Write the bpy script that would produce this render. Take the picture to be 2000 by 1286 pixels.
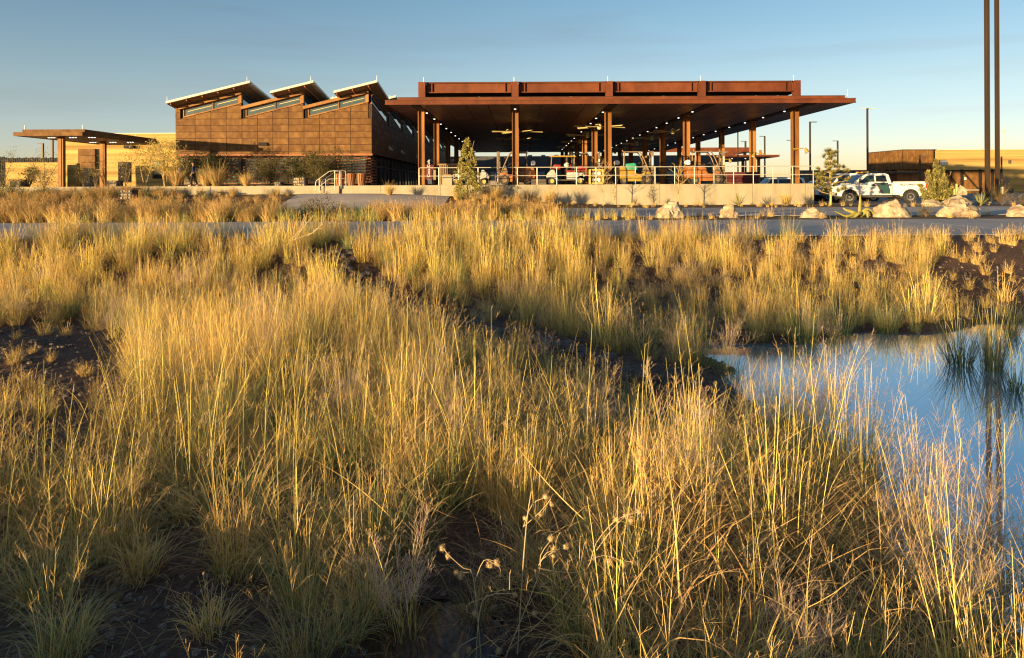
import bpy, bmesh, math, random
import numpy as np
from mathutils import Vector, Matrix, noise as mnoise
from math import sin, cos, pi, radians as R

for o in list(bpy.data.objects):
    bpy.data.objects.remove(o)
sc = bpy.context.scene
COL = sc.collection
rng = random.Random(7)
nrg = np.random.RandomState(7)

# ------------------------------------------------------------------ camera
F, CX, CY, ROLL = 1400.0, 1016.0, 367.0, 0.0045      # photo pixels (2000 wide); eye is the origin, +Y into the picture
cam = bpy.data.cameras.new('camera')
cam.sensor_width = 36.0
cam.lens = 36.0 * F / 2000.0
cam.shift_x = (1000.0 - CX) / 2000.0
cam.shift_y = (CY - 643.0) / 2000.0
cam.clip_start = 0.05
cam.clip_end = 6000.0
camo = bpy.data.objects.new('camera', cam)
COL.objects.link(camo)
camo.matrix_world = Matrix.Rotation(ROLL, 4, 'Y') @ Matrix.Rotation(pi / 2, 4, 'X')
sc.camera = camo
sc.cycles.use_denoising = True
sc.cycles.sample_clamp_indirect = 2.0
sc.cycles.use_adaptive_sampling = False
sc.cycles.filter_width = 1.2

# ------------------------------------------------------------------ sky, sun, exposure
SUN_EL, SUN_ROT = 2.8, 225.0
world = bpy.data.worlds.new('World')
sc.world = world
world.use_nodes = True
wn = world.node_tree
wn.nodes.clear()
w_out = wn.nodes.new('ShaderNodeOutputWorld')
w_bg = wn.nodes.new('ShaderNodeBackground')
sky = wn.nodes.new('ShaderNodeTexSky')
sky.sky_type = 'NISHITA'
sky.sun_disc = False
sky.sun_elevation = R(SUN_EL)
sky.sun_rotation = R(SUN_ROT)
sky.air_density = 0.6
sky.dust_density = 0.35
sky.ozone_density = 1.0
# colour of the clear evening air: cream at the horizon, deeper blue above, the same all the way round
wtc = wn.nodes.new('ShaderNodeTexCoord')
wsep = wn.nodes.new('ShaderNodeSeparateXYZ')
wgrad = wn.nodes.new('ShaderNodeValToRGB')
cr = wgrad.color_ramp
cr.elements[0].position = 0.0
cr.elements[0].color = (1.0, 0.84, 1.0, 1)
cr.elements[1].position = 0.30
cr.elements[1].color = (0.80, 0.98, 1.02, 1)
e_ = cr.elements.new(0.13)
e_.color = (1.05, 0.96, 0.92, 1)
wn.links.new(wtc.outputs['Generated'], wsep.inputs[0])
wn.links.new(wsep.outputs[2], wgrad.inputs[0])
tint = wn.nodes.new('ShaderNodeMix')
tint.data_type = 'RGBA'
tint.blend_type = 'MULTIPLY'
tint.inputs[0].default_value = 1.0
wn.links.new(wgrad.outputs[0], tint.inputs[7])
wn.links.new(sky.outputs[0], tint.inputs[6])
# thin streaks of grey cloud: stretched noise over the direction, everywhere in the sky
wmap = wn.nodes.new('ShaderNodeMapping')
wmap.inputs['Scale'].default_value = (1.1, 1.1, 13.0)
wmap.inputs['Location'].default_value = (9.1, 3.7, 0.9)
wnoi = wn.nodes.new('ShaderNodeTexNoise')
wnoi.inputs['Scale'].default_value = 2.2
wnoi.inputs['Detail'].default_value = 5.0
wramp = wn.nodes.new('ShaderNodeValToRGB')
wramp.color_ramp.elements[0].position = 0.54
wramp.color_ramp.elements[0].color = (0, 0, 0, 1)
wramp.color_ramp.elements[1].position = 0.74
wramp.color_ramp.elements[1].color = (0.32, 0.32, 0.32, 1)
wmix = wn.nodes.new('ShaderNodeMix')
wmix.data_type = 'RGBA'
wmix.blend_type = 'MULTIPLY'
wmix.inputs[7].default_value = (0.88, 0.72, 0.68, 1)
wn.links.new(wtc.outputs['Generated'], wmap.inputs[0])
wn.links.new(wmap.outputs[0], wnoi.inputs['Vector'])
wn.links.new(wnoi.outputs[0], wramp.inputs[0])
wn.links.new(wramp.outputs[0], wmix.inputs[0])
wn.links.new(tint.outputs[2], wmix.inputs[6])
wn.links.new(wmix.outputs[2], w_bg.inputs[0])
w_bg.inputs[1].default_value = 0.118
wn.links.new(w_bg.outputs[0], w_out.inputs[0])

sun = bpy.data.lights.new('sun', 'SUN')
sun.energy = 5.0
sun.angle = R(0.5)
sun.color = (1.0, 0.69, 0.32)
suno = bpy.data.objects.new('sun', sun)
COL.objects.link(suno)
sd = Vector((sin(R(45)) * cos(R(SUN_EL)), cos(R(45)) * cos(R(SUN_EL)), -sin(R(SUN_EL))))
suno.rotation_euler = sd.to_track_quat('-Z', 'Y').to_euler()
suno.location = (-60, -60, 12)

vs = sc.view_settings
vs.view_transform = 'Standard'
vs.look = 'None'
vs.exposure = 1.28
vs.gamma = 1.0
vs.use_curve_mapping = False

# ------------------------------------------------------------------ helpers
def W(px, py, D):
    """Photo pixel at depth D -> world X, Z (metres from the eye)."""
    u, v = px - CX, CY - py
    return ((u * cos(ROLL) + v * sin(ROLL)) * D / F, (-u * sin(ROLL) + v * cos(ROLL)) * D / F)

def WX(px, D):
    return (px - CX) * D / F

def ss(a, b, x):
    t = np.clip((x - a) / (b - a), 0.0, 1.0)
    return t * t * (3 - 2 * t)

class MB:
    def __init__(self):
        self.v, self.f = [], []
    def add(self, vs_, fs_):
        n = len(self.v)
        self.v += [tuple(p) for p in vs_]
        self.f += [tuple(i + n for i in f) for f in fs_]
        return self
    def box(self, x0, x1, y0, y1, z0, z1):
        return self.add([(x0, y0, z0), (x1, y0, z0), (x1, y1, z0), (x0, y1, z0), (x0, y0, z1), (x1, y0, z1), (x1, y1, z1), (x0, y1, z1)],
                        [(0, 3, 2, 1), (4, 5, 6, 7), (0, 1, 5, 4), (1, 2, 6, 5), (2, 3, 7, 6), (3, 0, 4, 7)])
    def tube(self, pts, r, n=8, cap=True):
        pts = [Vector(p) for p in pts]
        m = len(pts)
        rs = r if isinstance(r, (list, tuple)) else [r] * m
        rings = []
        up0 = None
        for i, p in enumerate(pts):
            d = (pts[min(i + 1, m - 1)] - pts[max(i - 1, 0)])
            d = d.normalized() if d.length > 1e-9 else Vector((0, 0, 1))
            if up0 is None:
                up0 = Vector((0, 0, 1)) if abs(d.z) < 0.9 else Vector((1, 0, 0))
            a = d.cross(up0)
            if a.length < 1e-6:
                a = d.orthogonal()
            a.normalize()
            b = a.cross(d).normalized()
            up0 = b
            rings.append([p + (a * cos(2 * pi * k / n) + b * sin(2 * pi * k / n)) * rs[i] for k in range(n)])
        vs_, fs_ = [q for rg in rings for q in rg], []
        for i in range(m - 1):
            for k in range(n):
                fs_.append((i * n + k, i * n + (k + 1) % n, (i + 1) * n + (k + 1) % n, (i + 1) * n + k))
        if cap:
            fs_.append(tuple(range(n - 1, -1, -1)))
            fs_.append(tuple((m - 1) * n + k for k in range(n)))
        return self.add(vs_, fs_)
    def prism(self, prof, y0, y1, axis='y'):
        """prof: list of (x, z), extruded along y (axis 'y'); axis 'x': prof is (y, z) along x; axis 'z': (x, y) along z."""
        n = len(prof)
        def P(p, t):
            return (p[0], t, p[1]) if axis == 'y' else ((t, p[0], p[1]) if axis == 'x' else (p[0], p[1], t))
        vs_ = [P(p, y0) for p in prof] + [P(p, y1) for p in prof]
        fs_ = [tuple(range(n - 1, -1, -1)), tuple(range(n, 2 * n))]
        for i in range(n):
            j = (i + 1) % n
            fs_.append((i, j, n + j, n + i))
        return self.add(vs_, fs_)
    def disc(self, c, r, h, axis='y', n=20):
        c = Vector(c)
        d = {'x': Vector((1, 0, 0)), 'y': Vector((0, 1, 0)), 'z': Vector((0, 0, 1))}[axis] * (h / 2)
        return self.tube([c - d, c + d], r, n)
    def ball(self, c, r, n=8, m=6, s=(1, 1, 1)):
        vs_, fs_ = [], []
        for i in range(m + 1):
            th = pi * i / m
            for k in range(n):
                ph = 2 * pi * k / n
                vs_.append((c[0] + r * s[0] * sin(th) * cos(ph), c[1] + r * s[1] * sin(th) * sin(ph), c[2] + r * s[2] * cos(th)))
        for i in range(m):
            for k in range(n):
                fs_.append((i * n + k, (i + 1) * n + k, (i + 1) * n + (k + 1) % n, i * n + (k + 1) % n))
        return self.add(vs_, fs_)
    def mesh(self, name, mat=None, bevel=0, smooth=False, segs=2):
        bm = bmesh.new()
        bv = [bm.verts.new(p) for p in self.v]
        for f in self.f:
            try:
                bm.faces.new([bv[i] for i in f])
            except ValueError:
                pass
        bmesh.ops.remove_doubles(bm, verts=bm.verts, dist=1e-5)
        bmesh.ops.recalc_face_normals(bm, faces=bm.faces)
        if bevel:
            es = [e for e in bm.edges if len(e.link_faces) == 2 and e.calc_face_angle(0) > 0.35]
            bmesh.ops.bevel(bm, geom=es, offset=bevel, segments=segs, profile=0.6, affect='EDGES', clamp_overlap=True)
        me = bpy.data.meshes.new(name)
        bm.to_mesh(me)
        bm.free()
        if smooth:
            for p in me.polygons:
                p.use_smooth = True
            if smooth != 'all':
                me.set_sharp_from_angle(angle=R(38))
        if mat:
            me.materials.append(mat)
        return me

def setp(o, label=None, cat=None, group=None, kind=None):
    if label: o['label'] = label
    if cat: o['category'] = cat
    if group: o['group'] = group
    if kind: o['kind'] = kind
    return o

def link(name, me, parent=None, loc=None, rot=None, scale=None):
    o = bpy.data.objects.new(name, me)
    COL.objects.link(o)
    if parent is not None: o.parent = parent
    if loc is not None: o.location = loc
    if rot is not None: o.rotation_euler = rot
    if scale is not None: o.scale = (scale,) * 3 if isinstance(scale, (int, float)) else scale
    return o

def part(name, mb, mat, parent, **k):
    return link(name, mb.mesh(name, mat, **k), parent)

def thing(name, label, cat, loc=(0, 0, 0), rz=0.0, group=None):
    o = bpy.data.objects.new(name, None)
    o.empty_display_size = 0.2
    COL.objects.link(o)
    o.location = loc
    o.rotation_euler = (0, 0, rz)
    return setp(o, label, cat, group)

def dup(root, loc, rz=None, label=None, scale=None):
    kids = {}
    for o in ALLKIDS(root):
        kids.setdefault(o.parent.name, []).append(o)
    r = root.copy(); COL.objects.link(r)
    r.location = loc
    if rz is not None: r.rotation_euler = (0, 0, rz)
    if scale is not None: r.scale = (scale,) * 3
    if label: r['label'] = label
    for ch in kids.get(root.name, []):
        c = ch.copy(); COL.objects.link(c); c.parent = r
        for g in kids.get(ch.name, []):
            d = g.copy(); COL.objects.link(d); d.parent = c
    return r

def ALLKIDS(root):
    out = []
    for c in root.children:
        out.append(c)
        out += list(c.children)
    return out

def npmesh(name, verts, faces, mat, cols=None, smooth=False):
    """verts (N,3); faces (M,k) of one size k."""
    verts = np.asarray(verts, dtype=np.float32); faces = np.asarray(faces, dtype=np.int32)
    me = bpy.data.meshes.new(name)
    me.vertices.add(len(verts)); me.vertices.foreach_set('co', verts.ravel())
    m, k = faces.shape
    me.loops.add(m * k); me.loops.foreach_set('vertex_index', faces.ravel())
    me.polygons.add(m)
    me.polygons.foreach_set('loop_start', np.arange(0, m * k, k, dtype=np.int32))
    me.polygons.foreach_set('loop_total', np.full(m, k, dtype=np.int32))
    if smooth:
        me.polygons.foreach_set('use_smooth', np.ones(m, dtype=bool))
    me.update(calc_edges=True)
    if cols is not None:
        a = me.attributes.new('tint', 'FLOAT_COLOR', 'POINT')
        a.data.foreach_set('color', np.concatenate([cols, np.ones((len(cols), 1))], 1).astype(np.float32).ravel())
    if mat: me.materials.append(mat)
    return me

# ------------------------------------------------------------------ materials
def _n(nt, t, **k):
    n = nt.nodes.new(t)
    for a, b in k.items():
        setattr(n, a, b)
    return n

def mat(name, c1, c2=None, scale=4.0, stretch=(1, 1, 1), rough=0.7, metal=0.0, bump=0.0, bscale=None, rand=0.0, lo=0.35, hi=0.65, detail=5.0,
        emit=None, spec=0.5, c3=None, world_co=False, coat=0.0):
    m = bpy.data.materials.new(name); m.use_nodes = True
    nt = m.node_tree; nt.nodes.clear()
    out = _n(nt, 'ShaderNodeOutputMaterial'); b = _n(nt, 'ShaderNodeBsdfPrincipled')
    nt.links.new(b.outputs[0], out.inputs[0])
    b.inputs['Roughness'].default_value = rough; b.inputs['Metallic'].default_value = metal
    b.inputs['Specular IOR Level'].default_value = spec
    if coat: b.inputs['Coat Weight'].default_value = coat
    b.inputs['Base Color'].default_value = (*c1, 1)
    if emit:
        b.inputs['Emission Color'].default_value = (*emit[0], 1); b.inputs['Emission Strength'].default_value = emit[1]
    if c2 is not None or bump:
        tc = _n(nt, 'ShaderNodeTexCoord'); oi = _n(nt, 'ShaderNodeObjectInfo')
        add = _n(nt, 'ShaderNodeVectorMath', operation='MULTIPLY_ADD')
        add.inputs[1].default_value = (1, 1, 1)
        if world_co:
            geo = _n(nt, 'ShaderNodeNewGeometry'); nt.links.new(geo.outputs['Position'], add.inputs[0])
        else:
            nt.links.new(tc.outputs['Object'], add.inputs[0])
            mul = _n(nt, 'ShaderNodeVectorMath', operation='SCALE'); mul.inputs[0].default_value = (13.7, 7.3, 9.1)
            nt.links.new(oi.outputs['Random'], mul.inputs['Scale']); nt.links.new(mul.outputs[0], add.inputs[2])
        mp = _n(nt, 'ShaderNodeMapping'); mp.inputs['Scale'].default_value = stretch
        nt.links.new(add.outputs[0], mp.inputs[0])
        no = _n(nt, 'ShaderNodeTexNoise'); no.inputs['Scale'].default_value = scale; no.inputs['Detail'].default_value = detail
        no.inputs['Roughness'].default_value = 0.6
        nt.links.new(mp.outputs[0], no.inputs['Vector'])
        if c2 is not None:
            rp = _n(nt, 'ShaderNodeValToRGB')
            rp.color_ramp.elements[0].position = lo; rp.color_ramp.elements[0].color = (*c1, 1)
            rp.color_ramp.elements[1].position = hi; rp.color_ramp.elements[1].color = (*c2, 1)
            if c3:
                e = rp.color_ramp.elements.new((lo + hi) / 2); e.color = (*c3, 1)
            nt.links.new(no.outputs[0], rp.inputs[0])
            src = rp.outputs[0]
            if rand:
                hs = _n(nt, 'ShaderNodeHueSaturation')
                mr = _n(nt, 'ShaderNodeMapRange'); mr.inputs[3].default_value = 1 - rand; mr.inputs[4].default_value = 1 + rand
                nt.links.new(oi.outputs['Random'], mr.inputs[0]); nt.links.new(mr.outputs[0], hs.inputs['Value'])
                nt.links.new(src, hs.inputs['Color']); src = hs.outputs[0]
            nt.links.new(src, b.inputs['Base Color'])
        if bump:
            bp = _n(nt, 'ShaderNodeBump'); bp.inputs['Strength'].default_value = bump; bp.inputs['Distance'].default_value = 0.02
            n2 = no
            if bscale:
                n2 = _n(nt, 'ShaderNodeTexNoise'); n2.inputs['Scale'].default_value = bscale; n2.inputs['Detail'].default_value = 4
                nt.links.new(add.outputs[0], n2.inputs['Vector'])
            nt.links.new(n2.outputs[0], bp.inputs['Height']); nt.links.new(bp.outputs[0], b.inputs['Normal'])
    return m

def leaf_mat(name, mult=(1, 1, 1), transl=0.3, rand=0.25, rough=0.6):
    """Per-blade colour from the 'tint' attribute, a little per-plant variation, some translucency."""
    m = bpy.data.materials.new(name); m.use_nodes = True
    nt = m.node_tree; nt.nodes.clear()
    out = _n(nt, 'ShaderNodeOutputMaterial'); b = _n(nt, 'ShaderNodeBsdfPrincipled'); tr = _n(nt, 'ShaderNodeBsdfTranslucent')
    mx = _n(nt, 'ShaderNodeMixShader'); mx.inputs[0].default_value = transl
    at = _n(nt, 'ShaderNodeAttribute', attribute_name='tint')
    oi = _n(nt, 'ShaderNodeObjectInfo'); hs = _n(nt, 'ShaderNodeHueSaturation')
    mr = _n(nt, 'ShaderNodeMapRange'); mr.inputs[3].default_value = 1 - rand; mr.inputs[4].default_value = 1 + rand
    mu = _n(nt, 'ShaderNodeMix', data_type='RGBA', blend_type='MULTIPLY'); mu.inputs[0].default_value = 1; mu.inputs[7].default_value = (*mult, 1)
    nt.links.new(oi.outputs['Random'], mr.inputs[0]); nt.links.new(mr.outputs[0], hs.inputs['Value'])
    nt.links.new(at.outputs['Color'], mu.inputs[6]); nt.links.new(mu.outputs[2], hs.inputs['Color'])
    nt.links.new(hs.outputs[0], b.inputs['Base Color']); nt.links.new(hs.outputs[0], tr.inputs[0])
    b.inputs['Roughness'].default_value = rough; b.inputs['Specular IOR Level'].default_value = 0.25
    nt.links.new(b.outputs[0], mx.inputs[1]); nt.links.new(tr.outputs[0], mx.inputs[2]); nt.links.new(mx.outputs[0], out.inputs[0])
    return m

M = {}
M['corten'] = mat('corten_panel', (0.100, 0.044, 0.012), (0.190, 0.100, 0.030), 1.5, (1.4, 1, 0.8), 0.75, 0.0, 0.15, 30, rand=0.16, c3=(0.138, 0.066, 0.019), spec=0.3)
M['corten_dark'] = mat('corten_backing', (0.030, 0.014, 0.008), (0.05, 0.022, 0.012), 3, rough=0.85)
M['steel_red'] = mat('rusted_beam_steel', (0.088, 0.022, 0.0085), (0.155, 0.044, 0.016), 1.1, (1, 1, 0.6), 0.7, 0.0, 0.1, 25, rand=0.08, spec=0.3)
M['steel_col'] = mat('rusted_column_steel', (0.17, 0.070, 0.020), (0.33, 0.16, 0.045), 1.6, (1, 1, 0.18), 0.65, 0, 0.1, 25, rand=0.12, spec=0.35)
M['steel_dark'] = mat('dark_beam_steel', (0.030, 0.020, 0.016), (0.055, 0.034, 0.024), 2, rough=0.8)
M['soffit'] = mat('soffit_panel', (0.19, 0.088, 0.045), (0.24, 0.115, 0.058), 0.8, (1, 0.3, 1), 0.45, rand=0.10)
M['concrete'] = mat('cast_concrete', (0.25, 0.22, 0.152), (0.36, 0.32, 0.23), 1.6, (1, 1, 0.35), 0.85, 0, 0.2, 18, lo=0.28, hi=0.62, c3=(0.325, 0.285, 0.20), rand=0.05)
M['deck'] = mat('deck_concrete', (0.30, 0.28, 0.25), (0.38, 0.35, 0.31), 1.5, rough=0.8)
M['path'] = mat('path_concrete', (0.42, 0.36, 0.33), (0.52, 0.45, 0.41), 0.35, (1, 2.2, 1), 0.9, 0, 0.3, 34, world_co=True, detail=8)
M['asphalt'] = mat('parking_asphalt', (0.16, 0.145, 0.14), (0.23, 0.21, 0.20), 0.3, (0.4, 1, 1), 0.9, 0, 0.2, 30, world_co=True, detail=8)
M['rail'] = mat('galvanised_rail', (0.48, 0.45, 0.38), (0.56, 0.52, 0.45), 6, rough=0.45, metal=0.25)
M['cart_white'] = mat('cart_plastic', (0.36, 0.35, 0.33), (0.44, 0.43, 0.40), 3, rough=0.4)
M['white'] = mat('white_paint', (0.80, 0.80, 0.78), rough=0.28, coat=0.4)
M['white_roof'] = mat('pale_roof_edge', (0.54, 0.50, 0.43), (0.62, 0.58, 0.50), 2, rough=0.6)
M['black'] = mat('black_rubber', (0.022, 0.021, 0.020), (0.035, 0.033, 0.031), 12, rough=0.8)
M['blackmetal'] = mat('black_metal', (0.020, 0.018, 0.018), rough=0.7, spec=0.15)
M['pole'] = mat('bronze_pole', (0.040, 0.025, 0.014), (0.060, 0.037, 0.021), 1.5, (1, 1, 0.1), 0.5, 0.2)
M['glass'] = mat('tinted_glass', (0.035, 0.06, 0.052), rough=0.06, spec=0.9)
M['glass_green'] = mat('green_tinted_glass', (0.125, 0.165, 0.12), (0.155, 0.20, 0.145), 1.2, rough=0.12, spec=0.8)
M['glass_teal'] = mat('teal_grey_glass', (0.040, 0.062, 0.058), (0.055, 0.080, 0.074), 1.2, rough=0.10, spec=0.8)
M['glass_dark'] = mat('dark_glass', (0.012, 0.013, 0.015), rough=0.05, spec=0.9)
M['glass_sky'] = mat('clerestory_glass', (0.10, 0.16, 0.18), rough=0.04, spec=1.0, metal=0.55)
M['chrome'] = mat('brushed_wheel_metal', (0.62, 0.60, 0.56), rough=0.3, metal=0.8)
M['orange'] = mat('orange_paint', (0.36, 0.135, 0.03), (0.28, 0.10, 0.025), 2.5, rough=0.5)
M['yellow'] = mat('yellow_paint', (0.38, 0.245, 0.03), (0.30, 0.19, 0.03), 3, rough=0.5)
M['yellow_pale'] = mat('pale_yellow_plastic', (0.52, 0.39, 0.10), rough=0.5)
M['fan'] = mat('fan_blade_paint', (0.66, 0.55, 0.26), rough=0.5)
M['darkgrey'] = mat('dark_grey_paint', (0.075, 0.065, 0.058), (0.11, 0.095, 0.085), 4, rough=0.6)
M['tan_metal'] = mat('dusty_mast_steel', (0.16, 0.11, 0.065), (0.26, 0.19, 0.11), 5, rough=0.55, metal=0.3)
M['green_tarp'] = mat('green_tarp', (0.02, 0.24, 0.15), (0.03, 0.30, 0.19), 6, rough=0.55, bump=0.4, bscale=9)
M['red'] = mat('red_vinyl', (0.26, 0.02, 0.014), (0.20, 0.016, 0.012), 5, rough=0.45)
M['maroon'] = mat('maroon_paint', (0.105, 0.012, 0.014), (0.085, 0.010, 0.012), 2, rough=0.7)
M['teal'] = mat('green_stripe_paint', (0.028, 0.072, 0.070), rough=0.3, coat=0.4)
M['text_dark'] = mat('dark_lettering', (0.03, 0.04, 0.05), rough=0.5)
M['text_grey'] = mat('grey_lettering', (0.32, 0.34, 0.36), rough=0.5)
M['seal'] = mat('navy_seal', (0.05, 0.06, 0.12), rough=0.5)
M['amber'] = mat('amber_lens', (0.75, 0.42, 0.06), rough=0.3)
M['redlens'] = mat('red_lens', (0.55, 0.02, 0.02), rough=0.25)
M['lamp'] = mat('lit_downlight', (0.9, 0.85, 0.75), emit=((1.0, 0.90, 0.76), 0.85))
M['lamp'].cycles.emission_sampling = 'NONE'
M['lamp_white'] = mat('bright_lamp_lens', (0.86, 0.85, 0.82), rough=0.2)
M['wood'] = mat('weathered_wood', (0.24, 0.15, 0.075), (0.34, 0.23, 0.125), 3, (1, 1, 8), 0.8)
M['cedar'] = mat('oiled_wood_slat', (0.22, 0.085, 0.035), (0.34, 0.15, 0.06), 2, (6, 6, 0.5), 0.6, rand=0.2)
M['slat'] = mat('rusted_louvre_slat', (0.25, 0.085, 0.032), (0.34, 0.13, 0.05), 2, (0.4, 1, 1), 0.7, rand=0.15)
M['boulder'] = mat('limestone_boulder', (0.25, 0.18, 0.115), (0.46, 0.38, 0.27), 2.6, rough=0.9, bump=0.9, bscale=7, lo=0.40, hi=0.58, c3=(0.37, 0.295, 0.20))
M['stone'] = mat('gabion_stone', (0.20, 0.15, 0.10), (0.42, 0.33, 0.22), 5, rough=0.9, rand=0.3)
M['riprap'] = mat('riprap_stone', (0.055, 0.052, 0.055), (0.15, 0.13, 0.12), 4, rough=0.85, rand=0.4)
M['bark'] = mat('grey_brown_bark', (0.13, 0.095, 0.055), (0.24, 0.18, 0.11), 9, (1, 1, 0.3), 0.9)
M['bark_pale'] = mat('pale_yellow_bark', (0.42, 0.30, 0.13), (0.52, 0.39, 0.18), 6, rough=0.8)
M['aluminium'] = mat('white_aluminium_rod', (0.8, 0.79, 0.77), rough=0.5)
M['far_wall'] = mat('grey_ribbed_wall', (0.055, 0.057, 0.063), (0.15, 0.145, 0.145), 7.0, (0.02, 0.02, 1), 0.7, world_co=True)
M['dark_wall'] = mat('dark_blue_wall', (0.035, 0.037, 0.045), (0.05, 0.052, 0.06), 0.6, rough=0.7)
M['grey_metal'] = mat('grey_cabinet', (0.20, 0.205, 0.22), rough=0.6)
M['skin'] = mat('skin', (0.42, 0.25, 0.16), rough=0.6)
M['hair'] = mat('dark_hair', (0.02, 0.015, 0.012), rough=0.7)
M['navy'] = mat('navy_cloth', (0.02, 0.028, 0.11), rough=0.9)
M['whitecloth'] = mat('pale_cloth', (0.60, 0.55, 0.52), rough=0.9)
M['darkcloth'] = mat('dark_cloth', (0.02, 0.02, 0.024), rough=0.9)
M['tealcloth'] = mat('teal_cloth', (0.06, 0.28, 0.30), rough=0.8)
M['seedhead'] = mat('dry_seed_head', (0.42, 0.29, 0.14), (0.55, 0.40, 0.21), 60, rough=0.9)
M['drystem'] = mat('dry_pale_stem', (0.42, 0.31, 0.17), (0.52, 0.40, 0.24), 20, rough=0.85)

# rammed earth: thin horizontal courses of tan, ochre and brown
def rammed():
    m = mat('rammed_earth', (0.25, 0.15, 0.045), (0.52, 0.37, 0.12), 1.0, (0.035, 0.035, 2.6), 0.9, 0, 0.2, 14, lo=0.32, hi=0.66, c3=(0.40, 0.27, 0.085), world_co=True, detail=6)
    return m
M['rammed'] = rammed()

def water_mat():
    m = mat('pond_water', (0.50, 0.58, 0.67), rough=0.025, spec=0.5, metal=0.66)
    nt = m.node_tree
    b = [n for n in nt.nodes if n.type == 'BSDF_PRINCIPLED'][0]
    b.inputs['IOR'].default_value = 2.3
    tc = _n(nt, 'ShaderNodeTexCoord'); no = _n(nt, 'ShaderNodeTexNoise'); no.inputs['Scale'].default_value = 5.0; no.inputs['Detail'].default_value = 2
    bp = _n(nt, 'ShaderNodeBump'); bp.inputs['Strength'].default_value = 0.02; bp.inputs['Distance'].default_value = 0.02
    nt.links.new(tc.outputs['Object'], no.inputs['Vector']); nt.links.new(no.outputs[0], bp.inputs['Height']); nt.links.new(bp.outputs[0], b.inputs['Normal'])
    return m
M['water'] = water_mat()
M['mudwater'] = mat('muddy_water', (0.022, 0.014, 0.012), (0.035, 0.022, 0.018), 3, rough=0.08, spec=0.4)

def ground_mat():
    m = bpy.data.materials.new('basin_soil'); m.use_nodes = True
    nt = m.node_tree; nt.nodes.clear()
    out = _n(nt, 'ShaderNodeOutputMaterial'); b = _n(nt, 'ShaderNodeBsdfPrincipled'); nt.links.new(b.outputs[0], out.inputs[0])
    b.inputs['Roughness'].default_value = 0.95; b.inputs['Specular IOR Level'].default_value = 0.2
    geo = _n(nt, 'ShaderNodeNewGeometry'); sep = _n(nt, 'ShaderNodeSeparateXYZ'); nt.links.new(geo.outputs['Position'], sep.inputs[0])
    def noise(s, d):
        n = _n(nt, 'ShaderNodeTexNoise'); n.inputs['Scale'].default_value = s; n.inputs['Detail'].default_value = d
        nt.links.new(geo.outputs['Position'], n.inputs['Vector']); return n
    n1, n2, n3 = noise(1.2, 6), noise(26, 4), noise(0.5, 4)
    r1 = _n(nt, 'ShaderNodeValToRGB'); r1.color_ramp.elements[0].position = .35; r1.color_ramp.elements[1].position = .68
    r1.color_ramp.elements[0].color = (0.062, 0.038, 0.030, 1); r1.color_ramp.elements[1].color = (0.155, 0.098, 0.074, 1)
    r2 = _n(nt, 'ShaderNodeValToRGB'); r2.color_ramp.elements[0].position = .4; r2.color_ramp.elements[1].position = .65
    r2.color_ramp.elements[0].color = (0.13, 0.075, 0.040, 1); r2.color_ramp.elements[1].color = (0.24, 0.15, 0.085, 1)
    mixn = _n(nt, 'ShaderNodeMix', data_type='FLOAT'); mixn.inputs[0].default_value = .5
    nt.links.new(n1.outputs[0], mixn.inputs[2]); nt.links.new(n2.outputs[0], mixn.inputs[3])
    nt.links.new(mixn.outputs[0], r1.inputs[0]); nt.links.new(mixn.outputs[0], r2.inputs[0])
    mr = _n(nt, 'ShaderNodeMapRange'); mr.inputs[1].default_value = 14.2; mr.inputs[2].default_value = 17.5
    nt.links.new(sep.outputs[1], mr.inputs[0])
    mx = _n(nt, 'ShaderNodeMix', data_type='RGBA'); nt.links.new(mr.outputs[0], mx.inputs[0])
    nt.links.new(r1.outputs[0], mx.inputs[6]); nt.links.new(r2.outputs[0], mx.inputs[7]); nt.links.new(mx.outputs[2], b.inputs['Base Color'])
    bp = _n(nt, 'ShaderNodeBump'); bp.inputs['Strength'].default_value = .9; bp.inputs['Distance'].default_value = .03
    nt.links.new(n2.outputs[0], bp.inputs['Height']); nt.links.new(bp.outputs[0], b.inputs['Normal'])
    return m
M['ground'] = ground_mat()

# ------------------------------------------------------------------ terrain
PZ = -1.10            # plaza level
WZ = -2.00            # pond level
def yfar(x):
    return np.interp(x, [1.5, 2.3, 3, 4, 5.9, 7.7, 12, 30], [8.4, 8.75, 9.05, 9.3, 9.8, 10.7, 11.4, 12])
def gz(x, y):
    x = np.asarray(x, dtype=float); y = np.asarray(y, dtype=float)
    z = PZ - 0.83 * ss(15.3, 10.9, y)
    nb = ss(2.7, 0.5, y)
    z = z * (1 - nb) - 1.45 * nb
    inb = ss(16.0, 14.5, y) * (1 - nb)
    bumps = (np.sin(x * 1.7 + y * 0.6) * np.sin(y * 1.3 - x * 0.4 + 1) * 0.045 + np.sin(x * 4.1 + 2) * np.sin(y * 3.7) * 0.018 + np.sin(x * 9.3 + y * 5) * np.sin(y * 8.1 - x * 3) * 0.010)
    z = z + bumps * inb
    mound = 0.16 * np.exp(-(((x + 2.0) / 2.2) ** 2 + ((y - 8.2) / 2.6) ** 2))
    z = z + mound
    wig = 0.16 * np.sin(y * 2.1) + 0.09 * np.sin(y * 5.3 + 1)
    s = np.minimum(np.minimum(x - 2.28 + wig, (yfar(x) - y) + 0.12 * np.sin(x * 3.1)), y - 1.6)
    p = ss(-0.35, 0.55, s)
    z = z * (1 - p) + (-2.36) * p
    q = ss(1.25, 0.5, np.sqrt(((x + 0.45) / 0.34) ** 2 + ((y - 3.22) / 0.26) ** 2))
    z = z - 0.14 * q
    rise = 0.76 * ss(8.0, -10.0, x) * ss(37.6, 43.4, y) * ss(300, 44, y)
    return z + rise

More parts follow.
